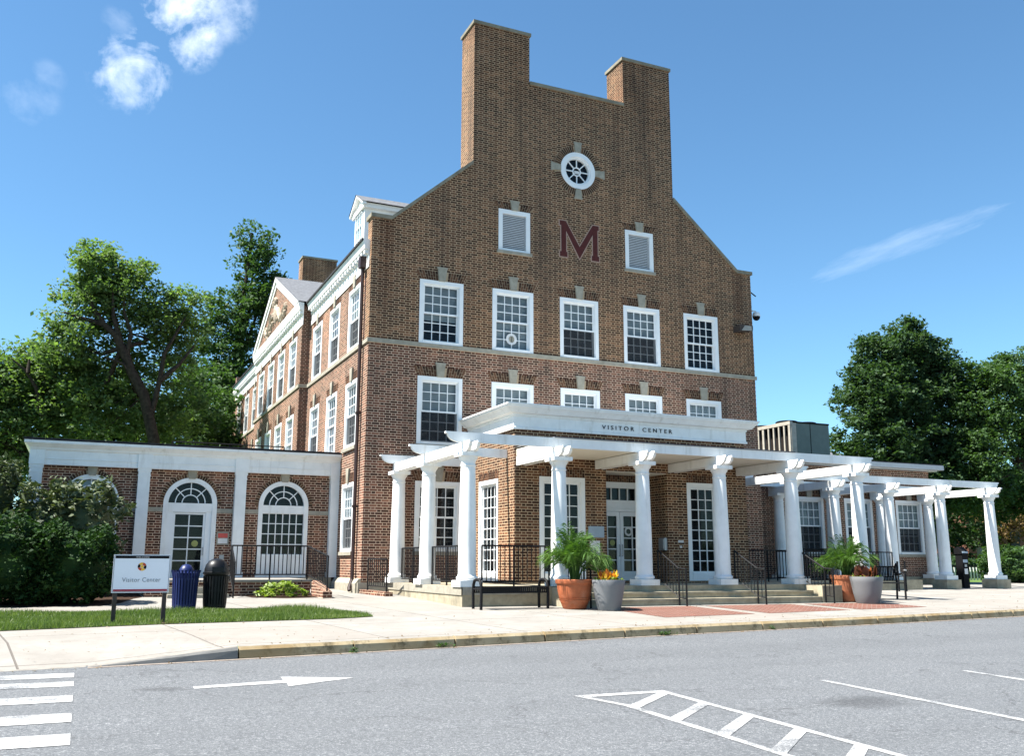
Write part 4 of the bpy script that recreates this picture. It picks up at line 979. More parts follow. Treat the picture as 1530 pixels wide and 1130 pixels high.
# the sign on the lawn
sy=-7.45; g=zs(sy)
t=thing('lawn_sign',(-5.665,sy,g),'white lawn sign on two brown posts reading Visitor Center under a round emblem','sign')
for x in (-.37,.375):
    q=MB(); q.box(x-.033,x+.033,.012,.08,-.1,1.0); q.build('post','post_brown',t,local=True)
q=MB(); q.box(-.43,.43,-.014,.0115,.475,1.075); pn=q.build('panel','sign_white',t,local=True)
q=MB(); q.box(-.405,.405,-.018,-.0145,1.015,1.055); q.build('top_band','sign_black',pn)
q=MB(); q.box(-.405,.405,-.018,-.0145,.497,.530); q.build('bottom_band','sign_red',pn)
q=MB()
for a,b,c_,d_ in ((-.415,.415,1.058,1.063),(-.415,.415,.486,.491),(-.42,-.415,.486,1.063),(.415,.42,.486,1.063)): q.box(a,b,-.017,-.0145,c_,d_)
q.build('border_line','sign_black',pn)
S=lambda ox,oz,d=-.017:(lambda x,y,z:(ox+x,d-.002+z*.2,oz+y))
textmesh('sign_lettering','Visitor Center',.098,'sign_grey_text',pn,S(-.285,.645),1.06,.004,fit=.58)
textmesh('sign_heading','WELCOME',.03,'notice_paper',pn,S(-.10,1.024,-.020),1.1,.002,fit=.20)
em=MB(); cx,cz=0,.885
ringp=lambda r0,r1,a0,a1,m,d:ring(em,lambda u,dd,z:(u,dd,z),r0,r1,d,-.0145,a0,a1,12,m,cx,cz)
ringp(0,.082,0,360,0,-.016)
ringp(.0,.024,0,360,1,-.0195)
for k,(a,m) in enumerate(((20,2),(80,1),(140,3),(200,2),(260,1),(320,3))): ringp(.028,.066,a,a+58,m,-.018)
em.build('round_emblem',['sign_white','emblem_gold','emblem_red','sign_black'],pn)
# air conditioner on the wing roof
t=thing('rooftop_air_conditioner',(18.5,6,4.76),'large grey green air conditioning unit with four fans on the flat wing roof','air conditioner')
x0,x1,y0,y1,z0,z1=17.7,19.62,4.05,7.2,4.78,6.42
q=MB(); q.box(x0+.30,x1,y0,y1,z0,z1); q.build('casing','ac_green',t)
q=MB(); q.box(x0+.24,x0+.29,y0+.1,y1-.1,z0+.1,z1-.14); q.build('coil','ac_coil',t)
q=MB()
for k in range(11): y=y0+(y1-y0-.10)*k/10; w=.11 if k in (0,5,10) else .075; q.box(x0,x0+.06,y,y+w,z0,z1-.121)
q.box(x0-.01,x0+.299,y0-.02,y1+.02,z1-.12,z1+.01); q.box(x0+.061,x0+.299,y0-.015,y0-.001,z0,z1-.12); q.build('louvre_frame','ac_cream',t)
q=MB(); q.box(x0+.98,x0+1.0,y0-.012,y0-.001,z0,z1-.05); q.box(x0+.3,x0+.31,y0-.012,y0-.001,z0,z1-.05); q.box(x0+.13,x1+.01,y0-.02,y0-.001,z1-.05,z1+.012); q.build('panel_seams','iron',t)
for cx_ in (18.2,19.15):
    for cy in (4.8,6.3):
        q=MB(); q.lathe([(.40,.0),(.42,.02),(.42,.10),(.38,.12),(.05,.10),(.01,.1)],(cx_,cy,z1+.0015),24); q.build('fan_guard','sign_black',t)
# ---------------------------------------------------------------- ground, road, markings
XS=[-90,-60,-40,-25,-16,-12,-10,-8,-7,-6.4,-6,-5.5,-5,-4.64,-4,-3,-2,-1,0,1,2,3,4,5,6,7,8,9,10,11,12,13,15,18,22,27,34,45,60,90]
def sheet(name,rows,mat,kind='structure'):
    """rows: list of functions x -> (y,z)"""
    q=MB(); n=len(XS)
    vs=[(x,)+tuple(r(x)) for r in rows for x in XS]
    q.add(vs,[(i*n+j,i*n+j+1,(i+1)*n+j+1,(i+1)*n+j) for i in range(len(rows)-1) for j in range(n-1)])
    return tag(q.build(name,mat,recalc=False),kind=kind)
drop=lambda x: 1. if x<=-6.4 else (0. if x>=-4.64 else (-4.64-x)/1.76)      # dropped kerb at the crossing
road=sheet('road',[lambda x:(-140,zr(-30)),lambda x:(-30,zr(-30)),lambda x:(kerb_y(x)-4,zr(kerb_y(x)-4)),lambda x:(kerb_y(x)+.2,zr(kerb_y(x)+.2))],'asphalt')
ky=lambda x:kerb_y(x)
sheet('sidewalk',[lambda x:(ky(x)+.15,zs(ky(x)+.15)-.146*drop(x)),lambda x:(ky(x)+1.7,zs(ky(x)+1.7)),lambda x:(max(ky(x)+2,-3),zs(max(ky(x)+2,-3))),lambda x:(max(ky(x)+2.5,2.9),zs(max(ky(x)+2.5,2.9)))],'concrete_paving')
k=MB()
def kseg(x0,x1,m):
    a=lambda x:(ky(x),zr(ky(x))); 
    n=3
    for i in range(n):
        xa=x0+(x1-x0)*i/n; xb=x0+(x1-x0)*(i+1)/n; vs=[]
        for x in (xa,xb):
            h=.150-.146*drop(x); y=ky(x); z=zr(y)
            vs+=[(x,y,z-.05),(x,y+.03,z+h*.72),(x,y+.065,z+h),(x,y+.15,z+h+.004),(x,y+.15,z-.05)]
        k.add(vs,[(0,1,6,5),(1,2,7,6),(3,4,9,8)]+([(0,1,2,3,4)] if i==0 else [])+([(5,6,7,8,9)] if i==n-1 else []),m); k.add([vs[2],vs[3],vs[8],vs[7]],[(0,1,2,3)],2)
x=-6.4; kseg(-6.4,-4.66,1)
x=-4.64
while x<60: kseg(x,x+1.53,0); x+=1.56
kseg(-60,-6.42,1)
tag(k.build('kerb',['kerb_concrete','kerb_clean','kerb_top']),kind='structure')
q=MB()
for a,b in zip(XS[:-1],XS[1:]):
    if a>=-6.4: q.quad((a,ky(a)-.09,zr(ky(a)-.09)+.004),(b,ky(b)-.09,zr(ky(b)-.09)+.004),(b,ky(b)-.002,zr(ky(b))+.005),(a,ky(a)-.002,zr(ky(a))+.005))
tag(q.build('gutter_strip','gutter_concrete',recalc=False),kind='structure')
for i,(a,b) in enumerate(((3.45,5.75),(6.15,8.55),(8.95,11.2))):
    q=MB(); P=[(a,-6.20),(b,-6.20),(b,-8.75+.13*(b-3.4)),(a,-8.75+.13*(a-3.4))]; q.add([(x,y,zs(y)+.005) for x,y in P],[(0,1,2,3)]); tag(q.build('brick_paving','brick_paver',recalc=False),kind='structure')
def flat(name,P,mat,dz,parent=None,zf=zs,kind='structure'):
    q=MB(); q.add([(x,y,zf(y)+dz) for x,y in P],[tuple(range(len(P)))]); o=q.build(name,mat,parent,recalc=False)
    if not parent: tag(o,kind=kind)
    return o
mk=lambda n,P:flat(n,P,'road_paint',.0045,road,zr)
for ya,yb in ((-12.0,-12.36),(-12.62,-12.98) if False else (-12.66,-13.02),(-13.62,-14.02),(-14.62,-15.06),(-15.56,-16.0)):
    mk('crosswalk_bar',[(-9.6,ya),(-6.54,ya),(-6.54,yb),(-9.6,yb)])
mk('lane_arrow',[(-5.42,-13.44),(-4.47,-13.29),(-4.45,-13.03),(-3.70,-13.36),(-4.5,-13.74),(-4.47,-13.49),(-5.42,-13.60)])
mk('stall_line',[(1.20,-15.25),(1.30,-15.25),(1.30,-24),(1.20,-24)]); mk('stall_line',[(3.53,-15.2),(3.63,-15.2),(3.63,-24),(3.53,-24)]); mk('stall_line',[(5.9,-15.1),(6.0,-15.1),(6.0,-24),(5.9,-24)])
mk('hatched_bay_edge',[(-1.84,-15.40),(-1.98,-15.27),(-.90,-15.27),(-.90,-15.40)])
mk('hatched_bay_edge',[(-.99,-15.402),(-.905,-15.402),(-.905,-24),(-.99,-24)]); mk('hatched_bay_edge',[(-1.97,-15.29),(-1.855,-15.402),(-1.70,-15.95),(-1.70,-24),(-1.785,-24),(-1.785,-15.95)])
for k_ in range(9):
    y=-15.92-.68*k_; mk('hatch_bar',[(-1.698,y),(-.992,y+.57),(-.992,y+.42),(-1.698,y-.17)])
sheet('ground',[lambda x:(max(ky(x)+2.5,2.9),zs(max(ky(x)+2.5,2.9))-.003),lambda x:(30,.40),lambda x:(250,.8)],'far_lawn')
flat('mulch_bed',[(-30,-3.9),(-8,-3.45),(-6.15,-3.35),(-5.75,-2.6),(-5.45,-1.2),(-5.24,-.7),(-5.24,2.78),(-30,2.78)],'mulch',.006)
flat('mulch_bed',[(-3.0,-.66),(-1.42,-.66),(-1.42,-1.55),(-2.2,-1.72),(-2.9,-1.3)],'mulch',.006)
LAWN=[(-1.72,-7.2),(-2.5,-7.5),(-5.34,-7.8),(-7.5,-8.3),(-18,-9.9),(-18,-5.9),(-7.8,-4.98),(-6.2,-5.0),(-4.6,-5.12),(-3.7,-5.05),(-2.9,-4.75),(-2.35,-5.0),(-1.95,-5.8),(-1.7,-6.7)]
flat('lawn',LAWN,'grass_soil',.008)
flat('soil_patch',[(-5.55,-7.62),(-5.3,-7.75),(-4.9,-7.72),(-4.75,-7.6),(-5.0,-7.5),(-5.35,-7.45)],'mulch',.011)
def inside(P,poly):
    x,y=P[:,0],P[:,1]; r=np.zeros(len(P),bool); n=len(poly)
    for i in range(n):
        (x1,y1),(x2,y2)=poly[i],poly[(i+1)%n]
        c=((y1>y)!=(y2>y))&(x<(x2-x1)*(y-y1)/(y2-y1+1e-12)+x1); r^=c
    return r
rng=np.random.default_rng(11)
P=np.stack([rng.uniform(-11,-1.6,150000),rng.uniform(-9.2,-4.6,150000)],1); P=P[inside(P,LAWN)]
bare=np.exp(-(((P[:,0]+5.3)/.22)**2+((P[:,1]+7.55)/.14)**2))+np.exp(-(((P[:,0]+6.03)/.14)**2+((P[:,1]+7.5)/.1)**2))
P=P[rng.uniform(size=len(P))>bare*1.2][:70000]
n=len(P); z=.308+.0264*P[:,1]; az=rng.uniform(0,6.283,n); hh=rng.uniform(.035,.085,n)*(1+.5*np.sin(P[:,0]*2.3+P[:,1]*1.7)*np.cos(P[:,1]*3.1)); ln=rng.normal(size=(n,2))*.022
w=.0035+.003*rng.uniform(size=n)
A=np.stack([P[:,0]-w*np.cos(az),P[:,1]-w*np.sin(az),z],1); Bv=np.stack([P[:,0]+w*np.cos(az),P[:,1]+w*np.sin(az),z],1); Cv=np.stack([P[:,0]+ln[:,0],P[:,1]+ln[:,1],z+hh],1)
tag(numpy_mesh('grass',np.stack([A,Bv,Cv],1).reshape(-1,3),np.arange(n*3).reshape(-1,3),'grass_blade'),kind='stuff')
rng=np.random.default_rng(5)
n=900; X=rng.uniform(-8,22,n); kyv=np.array([kerb_y(x) for x in X]); t_=rng.uniform(size=n)**2.2
Y=np.where(rng.uniform(size=n)<.45,kyv-rng.uniform(.005,.16,n),kyv+.2+t_*3.5); Zl=np.where(Y<kyv,.15+.0264*Y+.012,.30+.0264*Y+.008)
FALL=np.stack([X,Y,Zl],1)
wx=np.concatenate([rng.normal(x,sd_,nn_) for x,sd_,nn_ in ((-3.1,.03,25),(-1.75,.08,45),(2.4,.09,80),(4.9,.03,20))]); wy=np.array([kerb_y(x) for x in wx])-np.abs(rng.normal(0,.03,len(wx))); WEED=np.stack([wx,wy,.15+.0264*wy+rng.uniform(.01,.07,len(wx))],1)
# ---------------------------------------------------------------- plants
def shell(n,rng,c,r,power=.45):
    d=rng.normal(size=(n,3)); d/=np.linalg.norm(d,axis=1)[:,None]
    return np.asarray(c)+d*np.asarray(r)*(rng.uniform(size=(n,1))**power)
def tree(label,base,trunk,blobs,mat,nclump,per,leaf,seed,r0=.22,group=None,cl=.5,cat='tree',limbs=26,aspect=.6,arms=()):
    """trunk: points up the stem; blobs: (centre, radii, weight) of the crown"""
    rng=np.random.default_rng(seed); rg=random.Random(seed)
    t=thing('tree',base,label,cat,group)
    pts=[Vector(p) for p in trunk]; q=MB()
    q.tube(pts,[r0*(1-.72*i/(len(pts)-1)) for i in range(len(pts))],9)
    ws=np.array([b[2] for b in blobs],float); ws/=ws.sum()
    cc=[]
    for b,k in zip(blobs,(ws*nclump).astype(int)): cc.append(shell(k,rng,b[0],b[1]))
    cc=np.concatenate(cc); cc=cc[cc[:,2]>base[2]+.6]
    for b in blobs:
        # main limb to every blob
        c=Vector(b[0]); s=pts[max(1,len(pts)//2)]; m=s.lerp(c,.5)+Vector((rg.uniform(-.3,.3),rg.uniform(-.3,.3),-.3))
        q.tube([s,m,c],[r0*.42,r0*.3,r0*.13],7)
        for k in range(max(3,limbs//len(blobs))):
            e=Vector(cc[rg.randrange(len(cc))])
            d=[(e-m.lerp(c,u)).length for u in (.2,.6,1)]
            if min(d)>max(b[1])*1.2: continue
            s2=m.lerp(c,(.2,.6,1)[d.index(min(d))]); mm=s2.lerp(e,.5)+Vector((rg.uniform(-.2,.2),rg.uniform(-.2,.2),.15))
            q.tube([s2,mm,e],[r0*.2,r0*.12,r0*.03],5)
    for A in arms: q.tube(A,[r0*(.45-.33*i/(len(A)-1)) for i in range(len(A))],7)
    q.build('trunk','bark',t,smooth=60)
    k=len(cc); sz=cl*(.55+.9*rng.uniform(size=(k,1)))
    cnt=rng.integers(int(per*.45),int(per*1.5),k)
    idx=np.repeat(np.arange(k),cnt); off=rng.normal(size=(len(idx),3)); off/=(1e-6+np.linalg.norm(off,axis=1)[:,None]); off*=rng.uniform(size=(len(idx),1))**.5
    off[:,2]*=.62
    C=cc[idx]+off*sz[idx]
    V,F=leaves(C,leaf,rng,aspect); numpy_mesh('crown',V,F,mat,t)
    return t
V,F=leaves(FALL,.028,np.random.default_rng(6),.6,upbias=3.); tag(numpy_mesh('fallen_leaves',V,F,'leaf_copper'),kind='stuff')
V,F=leaves(WEED,.05,np.random.default_rng(6),.35); tag(numpy_mesh('kerb_weeds',V,F,'leaf_mid'),kind='stuff')
G='trees behind the arcade wing'
tree('light green spreading tree with dark forked limbs behind the arcade wing',(-4.2,13.6,.4),[(-4.2,13.6,.3),(-4.25,13.6,3),(-4.43,13.6,5.6),(-4.9,13.6,7.29),(-5.41,13.6,8.15),(-5.81,13.6,9.02),(-6.08,13.6,9.51),(-6.5,13.6,9.86),(-6.89,13.6,10.4),(-7.2,13.6,11.0)],
 [((-6.3,14.5,11.3),(2.0,1.5,2.0),3),((-6.9,14.3,12.0),(1.2,1.3,1.3),1),((-3.9,14.6,10.5),(1.25,1.3,1.5),1.8),((-7.5,14.3,9.2),(1.3,1.4,1.5),1.5),((-5.2,15.2,8.6),(2.2,1.2,1.8),1.6),((-4.2,15.2,6.6),(2.2,1.4,1.6),1.6),((-6.9,14.8,7.2),(1.9,1.6,1.9),2.2)],'leaf_light',720,64,.145,21,.26,G,.5,limbs=60,
 arms=[[(-4.9,13.6,7.29),(-5.22,13.55,7.8),(-5.69,13.5,8.38),(-6.4,13.5,8.6)],[(-5.41,13.6,8.15),(-5.6,13.6,8.9),(-5.54,13.5,9.6),(-5.84,13.5,10.4),(-5.9,13.6,11.3)],[(-4.6,13.6,6.5),(-4.39,13.5,7.85),(-4.3,13.5,8.9),(-3.94,13.6,9.73),(-3.6,13.7,10.5)],[(-5.81,13.6,9.02),(-6.2,13.5,10.2),(-6.3,13.5,11.2)],[(-6.5,13.6,9.86),(-7.2,13.6,10.0),(-7.9,13.7,10.2)],[(-4.39,13.5,7.85),(-3.7,13.6,8.6),(-3.2,13.7,9.4)]])
tree('pale green tree with one bare limb at the far left',(-9.6,15.5,.4),[(-9.6,15.5,.3),(-9.6,15.5,3),(-9.4,15.5,5.5),(-9.0,15.5,7)],
 [((-9.9,15.8,7.7),(1.4,1.6,1.6),2),((-8.2,15.9,7.8),(1.6,1.5,1.8),2.6),((-10.6,15.5,6.0),(1.6,1.8,2.0),2),((-8.6,15.7,5.2),(2.2,1.6,1.7),2)],'leaf_light',560,62,.145,22,.2,G,.5,limbs=44,
 arms=[[(-8.3,14.6,6.4),(-8.6,14.3,7.4),(-9.0,14.2,8.0),(-9.5,14.2,8.4)],[(-8.9,14.2,7.9),(-8.9,14.2,8.5)]])
tree('tall dark green tree rising left of the brick pediment',(.3,30.5,.4),[(.3,30.5,.3),(.3,30.5,6),(.6,30.5,12),(1.1,30.5,20.2)],
 [((1.3,30.5,19.0),(1.25,1.2,1.9),1.2),((2.0,30.5,16.6),(1.9,1.7,1.9),2),((.6,30.5,15.0),(2.1,1.9,2.2),2.4),((3.2,31,14.6),(1.9,2,2.9),1.8),((-.1,30.5,11.8),(2.0,2.1,2.6),3),((.6,30.5,8.0),(2.4,2.3,2.6),3),((-.6,30.2,5),(1.5,2,2.2),1.5)],'leaf_mid',820,50,.19,23,.3,G,.52,limbs=60)
tree('dense dark tree filling the gap behind the roof of the arcade wing',(-3.2,22,.4),[(-3.2,22,.3),(-3.2,22,3),(-3,22,6)],
 [((-3.2,22,7.6),(2.4,2.2,3.2),2.4),((-6.2,22,7.0),(2.6,2,3.0),2.6),((-9.4,22,7.0),(2.4,2,3.0),2),((-.8,23,6.6),(1.4,1.8,3.0),1.4)],'leaf_mid',760,46,.2,24,.25,G,.6)
tree('rounded deep green tree near the end of the pavilion behind the arcade wing',(-.9,27,.4),[(-.9,27,.3),(-.9,27,4),(-.9,27,8)],
 [((-1.1,27,9.4),(1.2,1.4,2.6),2),((-1.3,27,5.4),(1.4,1.6,2.4),2)],'leaf_mid',230,46,.19,29,.2,G,.5)
G2='trees right of the building'
tree('broad dark green tree with a rounded top right of the rooftop air conditioner',(34.4,14,.4),[(34.4,14,.3),(34.4,14,3),(34.5,14,6),(34.8,14,13)],
 [((34.9,14,13.2),(1.7,1.3,1.5),1.2),((33.2,14,12.2),(1.9,1.6,1.6),1.5),((36.6,14,12.2),(1.9,1.7,1.6),1.5),((31.8,13.8,10.0),(2.0,2,1.9),2),((34.8,14,10.2),(3.0,2.2,2.0),2),((37.6,14,10.4),(2.1,2,1.9),2),((31.6,13.6,7.4),(2.2,2.2,2.0),2),((34.6,13.8,7.4),(3.4,2.4,2.2),2.2),((38.0,14,7.4),(2.6,2.2,2.3),2),((33.8,13.5,5.3),(4.0,2.4,1.5),2)],'leaf_dark',1350,62,.20,25,.36,G2,.58,limbs=70)
tree('large mid green tree cut by the right edge of the frame',(41.5,12,.4),[(41.5,12,.3),(41.3,12,3),(41.0,12,6),(41.6,12,11)],
 [((41.8,12,11.7),(1.9,1.7,1.7),1.6),((39.2,12,10.9),(2.1,1.8,1.8),2),((43.4,12,11.0),(1.7,1.8,1.6),1.2),((38.0,12,8.6),(2.2,2,1.9),2),((41.0,12.2,8.4),(2.2,2,1.9),1.6),((37.6,12.2,6.2),(2.4,2,1.9),2),((43.2,12,8.0),(1.6,2,1.9),1.2),((40.6,12.6,4.9),(3.2,2.2,1.5),2),((36.6,12.6,4.6),(2.4,1.8,1.2),1.4),((43.6,12,4.6),(2,2,1.6),1.4)],'leaf_mid',1150,60,.18,26,.34,G2,.56,limbs=70)
tree('shadowy low tree behind the two right pergola columns',(36.5,20,.4),[(36.5,20,.3),(36.5,20,2),(36.5,20,4)],
 [((34.5,20,4.4),(3.5,2.2,2.2),2),((40,20,4.2),(4,2.2,2.2),2),((46,20,5),(4,2.5,2.5),1.6),((38,22,2.6),(5,1.6,1.6),1.3),((48,23,2.8),(5,1.6,1.6),1.3)],'leaf_dark',620,46,.25,27,.3,G2,.75)
tree('copper tinted small tree at the far right behind the hedge',(52,22,.4),[(52,22,.3),(52,22,2),(52,22,3)],[((52,22,4.2),(2.2,2,1.6),1)],'leaf_copper',110,46,.22,28,.18,None,.6)
def shrub(name,label,cat,boxes,mat,n,leaf,seed,base,group=None,core=True,aspect=.6,ups=.35,lump=.18):
    rng=np.random.default_rng(seed); t=thing(name,base,label,cat,group); Cs=[]
    tot=sum(b[2] for b in boxes); st=MB()
    for c,r,w in boxes:
        k=int(n*w/tot); d=rng.normal(size=(k,3)); d/=np.linalg.norm(d,axis=1)[:,None]
        d=np.sign(d)*np.abs(d)**.7                                   # boxy
        ph=rng.uniform(0,6.28,6)
        bump=1+lump*(np.sin(d[:,0]*6+ph[0])*np.cos(d[:,2]*5+ph[1])+.6*np.sin(d[:,1]*9+d[:,0]*7+ph[2])*np.cos(d[:,2]*11+ph[3]))
        C=np.asarray(c)+d*np.asarray(r)*bump[:,None]*(.80+.24*rng.uniform(size=(k,1))**.6)
        Cs.append(C)
        if core:
            for z in (-.85,): 
                for a in range(5): st.tube([(c[0]+rng.uniform(-.3,.3)*r[0],c[1]+rng.uniform(-.2,.2)*r[1],base[2]-.05),(c[0]+rng.uniform(-.6,.6)*r[0],c[1]+rng.uniform(-.3,.5)*r[1],c[2]+.4*r[2])],[.03,.012],5)
    C=np.concatenate(Cs); C=C[C[:,2]>base[2]+.03]
    if core: st.build('stems','bark',t)
    V,F=leaves(C,leaf,rng,aspect,upbias=ups); 
    if core:
        # lumpy core added inside the shrub to block light, in its leaf material
        m=MB()
        for c,r,w in boxes: m.lathe([(.02,-.78),(.5,-.74),(.72,-.3),(.74,.2),(.6,.55),(.02,.7)],(0,0,0),14)
        o=0
        VV=[]
        per=len(m.v)//len(boxes)
        for i,(c,r,w) in enumerate(boxes):
            for x,y,z in m.v[i*per:(i+1)*per]: VV.append((c[0]+x*r[0],c[1]+y*r[1],max(c[2]+z*r[2],base[2]+.02)))
        m.v=VV; m.build('light_block_core',mat,t)
    numpy_mesh('foliage',V,F,mat,t); return t
shrub('hedge','dense clipped dark green hedge left of the lawn sign','hedge',[((-6.75,-2.35,.95),(.88,.85,.80),1),((-7.9,-2.4,1.02),(1.0,.9,.86),1.2),((-9.4,-2.5,.95),(1.2,.9,.85),1.2),((-11.2,-2.6,.95),(1.2,.9,.8),.8)],'leaf_hedge',42000,.085,31,(-7.5,-2.4,.22))
shrub('broadleaf_shrub','tall glossy broad leaved shrub covering the left arched window','shrub',[((-6.65,.4,1.95),(.85,.75,.85),1.2),((-7.3,.5,1.75),(.8,.8,1.0),1),((-6.9,.6,1.1),(1.1,.8,.8),.7)],'leaf_broad',9000,.15,32,(-6.8,.5,.3),aspect=.42,ups=.2,lump=.25)
shrub('broadleaf_shrub','taller broad leaved shrub at the left edge in front of the wing corner','shrub',[((-8.75,1.0,2.5),(.85,.8,1.0),1.3),((-8.5,.9,1.4),(.85,.8,1.0),1),((-10.0,1.2,2.2),(1.1,.9,1.3),.9)],'leaf_broad',11000,.13,33,(-8.8,1.0,.3),aspect=.42,ups=.2,lump=.25)
shrub('small_shrub','small lime green shrub in the bed below the ramp railing','shrub',[((-2.25,-1.1,.38),(.36,.28,.22),1),((-1.85,-1.15,.32),(.25,.2,.14),.5),((-2.6,-1.0,.31),(.22,.2,.12),.3)],'leaf_lime',1500,.085,34,(-2.2,-1.1,.27),core=False)
shrub('hedge','low bright green hedge at the right edge of the frame','hedge',[((27.4,2.6,.95),(1.3,.9,.72),1),((29.8,3.2,1.0),(1.5,.9,.75),1),((32.4,3.8,1.05),(1.5,.9,.75),1)],'leaf_mid',16000,.15,35,(27,2.6,.35))
shrub('hedge','long dark hedge behind the white picket rail','hedge',[((34,10.5,.85),(3.5,.8,.5),1),((41,11,.85),(3.8,.8,.5),1),((48,11.5,.85),(3.8,.8,.5),1),((55,12,.85),(3.8,.8,.5),1)],'leaf_dark',15000,.2,36,(40,11,.38))
# ---------------------------------------------------------------- far things
t=thing('picket_rail',(27.8,5.5,.38),'low white picket rail beyond the pay station','fence')
q=MB(); q.box(25.0,31.5,5.5,5.56,.95,1.01); q.box(25.0,31.5,5.5,5.56,.52,.57); q.build('rails','iron',t)
q=MB()
for k_ in range(34): x=25.1+.19*k_; q.box(x,x+.07,5.46,5.499,.40,.94)
q.build('pickets','fence_white',t)
t=thing('far_brick_hall',(75,40,.4),'distant red brick hall glimpsed through the trees at the right','building')
q=MB(); q.box(74,120,44,56,.2,7.5); q.build('wall','far_brick',t)
for k_ in range(10):
    q=MB(); q.box(76+4*k_,77.4+4*k_,43.9,43.998,2.2,4.4); q.build('window','roof_dark',t)
q=MB(); q.xz([(73.5,7.5),(120.5,7.5),(118,10.5),(76,10.5)],43.5,56.5); q.build('roof','slate',t)
q=MB(); q.box(73.8,120.2,43.9,43.999,7.2,7.499); q.build('eaves_board','white_trim',t)
t=thing('far_house',(46,36,.4),'pale far house showing beside the air conditioner through the leaves','house')
q=MB(); q.box(45.0,47.2,30,40,.2,8.6); q.build('wall','fence_white',t)
q=MB(); q.yz([(29.4,8.6),(40.6,8.6),(35,10.3)],44.7,47.5); q.build('roof','slate',t)
q=MB(); q.box(45.6,46.4,29.95,29.999,6,7.8); q.build('window','blind',t)
t=thing('wooden_post',(40.0,14.5,.4),'pale wooden post on the grass seen between the right columns','post')
q=MB(); q.box(39.85,40.1,14.4,14.62,.3,1.95); q.build('shaft','limestone',t)
q=MB(); q.box(39.82,40.13,14.37,14.65,1.951,2.0); q.build('cap','limestone',t)
# a wire fence / wall top behind
t=thing('garden_wall',(48,26,.4),'low dark brick wall with a pale coping under the right trees','wall')
q=MB(); q.box(28,75,26,26.4,.2,1.75); q.build('wall_body','far_brick',t)
q=MB(); q.box(28,75,25.95,26.45,1.751,1.83); q.build('coping','limestone',t)

# ---------------------------------------------------------------- camera
F_,YAW,PIT,ROL,CX_,CY_,CZ_=CAMVALS
cam=bpy.data.cameras.new('camera'); co=bpy.data.objects.new('camera',cam); COL.objects.link(co)
cam.sensor_width=36; cam.lens=F_/1530*36; cam.clip_end=2000; cam.clip_start=.1
f=Vector((math.sin(YAW)*math.cos(PIT),math.cos(YAW)*math.cos(PIT),math.sin(PIT))); r=Vector((math.cos(YAW),-math.sin(YAW),0)); u=r.cross(f)
r2=r*math.cos(ROL)+u*math.sin(ROL); u2=-r*math.sin(ROL)+u*math.cos(ROL)
co.matrix_world=Matrix(((r2.x,u2.x,-f.x,CX_),(r2.y,u2.y,-f.y,CY_),(r2.z,u2.z,-f.z,CZ_),(0,0,0,1)))
scene.camera=co
# ---------------------------------------------------------------- light
EL=R(SUN_EL); sd=Vector((SUN_DX,SUN_DY,0)).normalized()
sv=Vector((sd.x*math.cos(EL),sd.y*math.cos(EL),math.sin(EL)))
sl=bpy.data.lights.new('sun','SUN'); sl.energy=4.9; sl.angle=R(.53); sl.color=(1,.96,.89)
so=bpy.data.objects.new('sun',sl); COL.objects.link(so); so.location=(-30,10,40); so.rotation_euler=sv.to_track_quat('Z','Y').to_euler()
w=bpy.data.worlds.new('World'); scene.world=w; w.use_nodes=True
s=NT.__new__(NT); s.t=w.node_tree; s.t.nodes.clear(); s.mat=None
out=s.n('ShaderNodeOutputWorld'); bg=s.n('ShaderNodeBackground'); s.t.links.new(bg.outputs[0],out.inputs[0])
sky=s.n('ShaderNodeTexSky',sky_type='NISHITA'); sky.sun_disc=False; sky.sun_elevation=EL; sky.sun_rotation=math.atan2(sv.x,sv.y) if True else 0
sky.altitude=50; sky.air_density=1.; sky.dust_density=DUST; sky.ozone_density=OZ
tc=s.n('ShaderNodeTexCoord'); D=tc.outputs['Generated']
def vmath(op,a,b):
    q=s.n('ShaderNodeVectorMath',operation=op); s.put(q.inputs[0],a); 
    if isinstance(b,(int,float)): q.inputs['Scale'].default_value=b
    else: s.put(q.inputs[1],b)
    return q
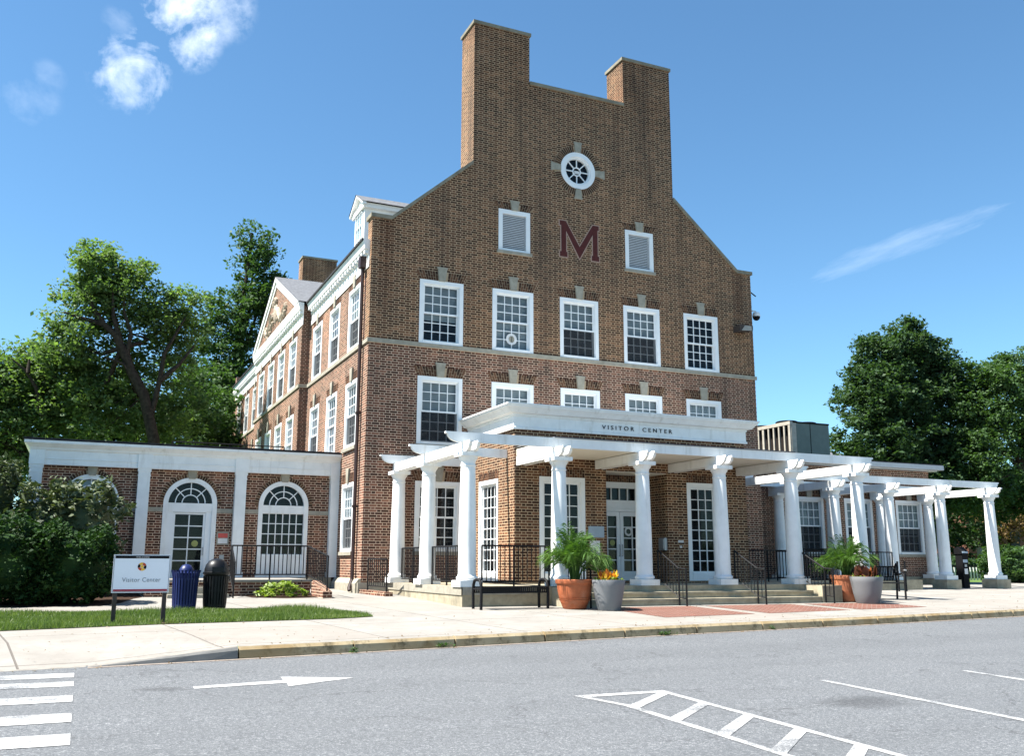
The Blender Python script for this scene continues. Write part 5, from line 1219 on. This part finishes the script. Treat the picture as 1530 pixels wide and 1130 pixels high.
col=s.mix(1.,sky.outputs[0],SKYTINT,'MULTIPLY')
nz=s.noise(17,6,.62,vec=D,dist=.6); nz2=s.noise(48,5,.6,vec=D)
nn=s.m('ADD',s.m('MULTIPLY',nz,.65),s.m('MULTIPLY',nz2,.35))
fac=None
for cdir,rad,den in CLOUDS:
    dd=vmath('DISTANCE',D,cdir).outputs['Value']
    m=s.rng(dd,0.,rad,1.,0.)
    c=s.rng(s.m('ADD',s.m('MULTIPLY',m,.50),s.m('MULTIPLY',s.m('SUBTRACT',nn,.5),2.7)),.10,1.05,0.,den)
    c=s.m('MULTIPLY',c,s.rng(m,0.,.3,0.,1.))
    fac=c if fac is None else s.m('MAXIMUM',fac,c)
# thin streak on the right
ax,ay,cc_=STREAK
rel=vmath('SUBTRACT',D,cc_).outputs[0]
a=vmath('DOT_PRODUCT',rel,ax).outputs['Value']; b=vmath('DOT_PRODUCT',rel,ay).outputs['Value']
cb=s.n('ShaderNodeCombineXYZ'); s.put(cb.inputs[0],s.m('MULTIPLY',a,16.)); s.put(cb.inputs[1],s.m('MULTIPLY',b,90.))
ns=s.noise(1.,5,.6,vec=cb.outputs[0])
front=s.m('GREATER_THAN',vmath('DOT_PRODUCT',D,cc_).outputs['Value'],.9)
m=s.m('SUBTRACT',1.,s.m('ADD',s.m('POWER',s.m('ABSOLUTE',s.m('DIVIDE',a,.115)),2.),s.m('POWER',s.m('ABSOLUTE',s.m('DIVIDE',b,.017)),2.)))
c=s.m('MULTIPLY',front,s.rng(s.m('ADD',s.m('MULTIPLY',m,.5),s.m('SUBTRACT',ns,.5)),.2,.9,0.,.17))
fac=s.m('MAXIMUM',fac,c)
col=s.mix(fac,col,CLOUDCOL)
s.t.links.new(col,bg.inputs[0]); bg.inputs[1].default_value=SKYSTR
vs_=scene.view_settings; vs_.view_transform='Standard'; vs_.look='None'; vs_.gamma=1; vs_.use_curve_mapping=False; vs_.exposure=EXPO
scene.render.engine='CYCLES'; scene.cycles.transparent_max_bounces=12; scene.cycles.max_bounces=8
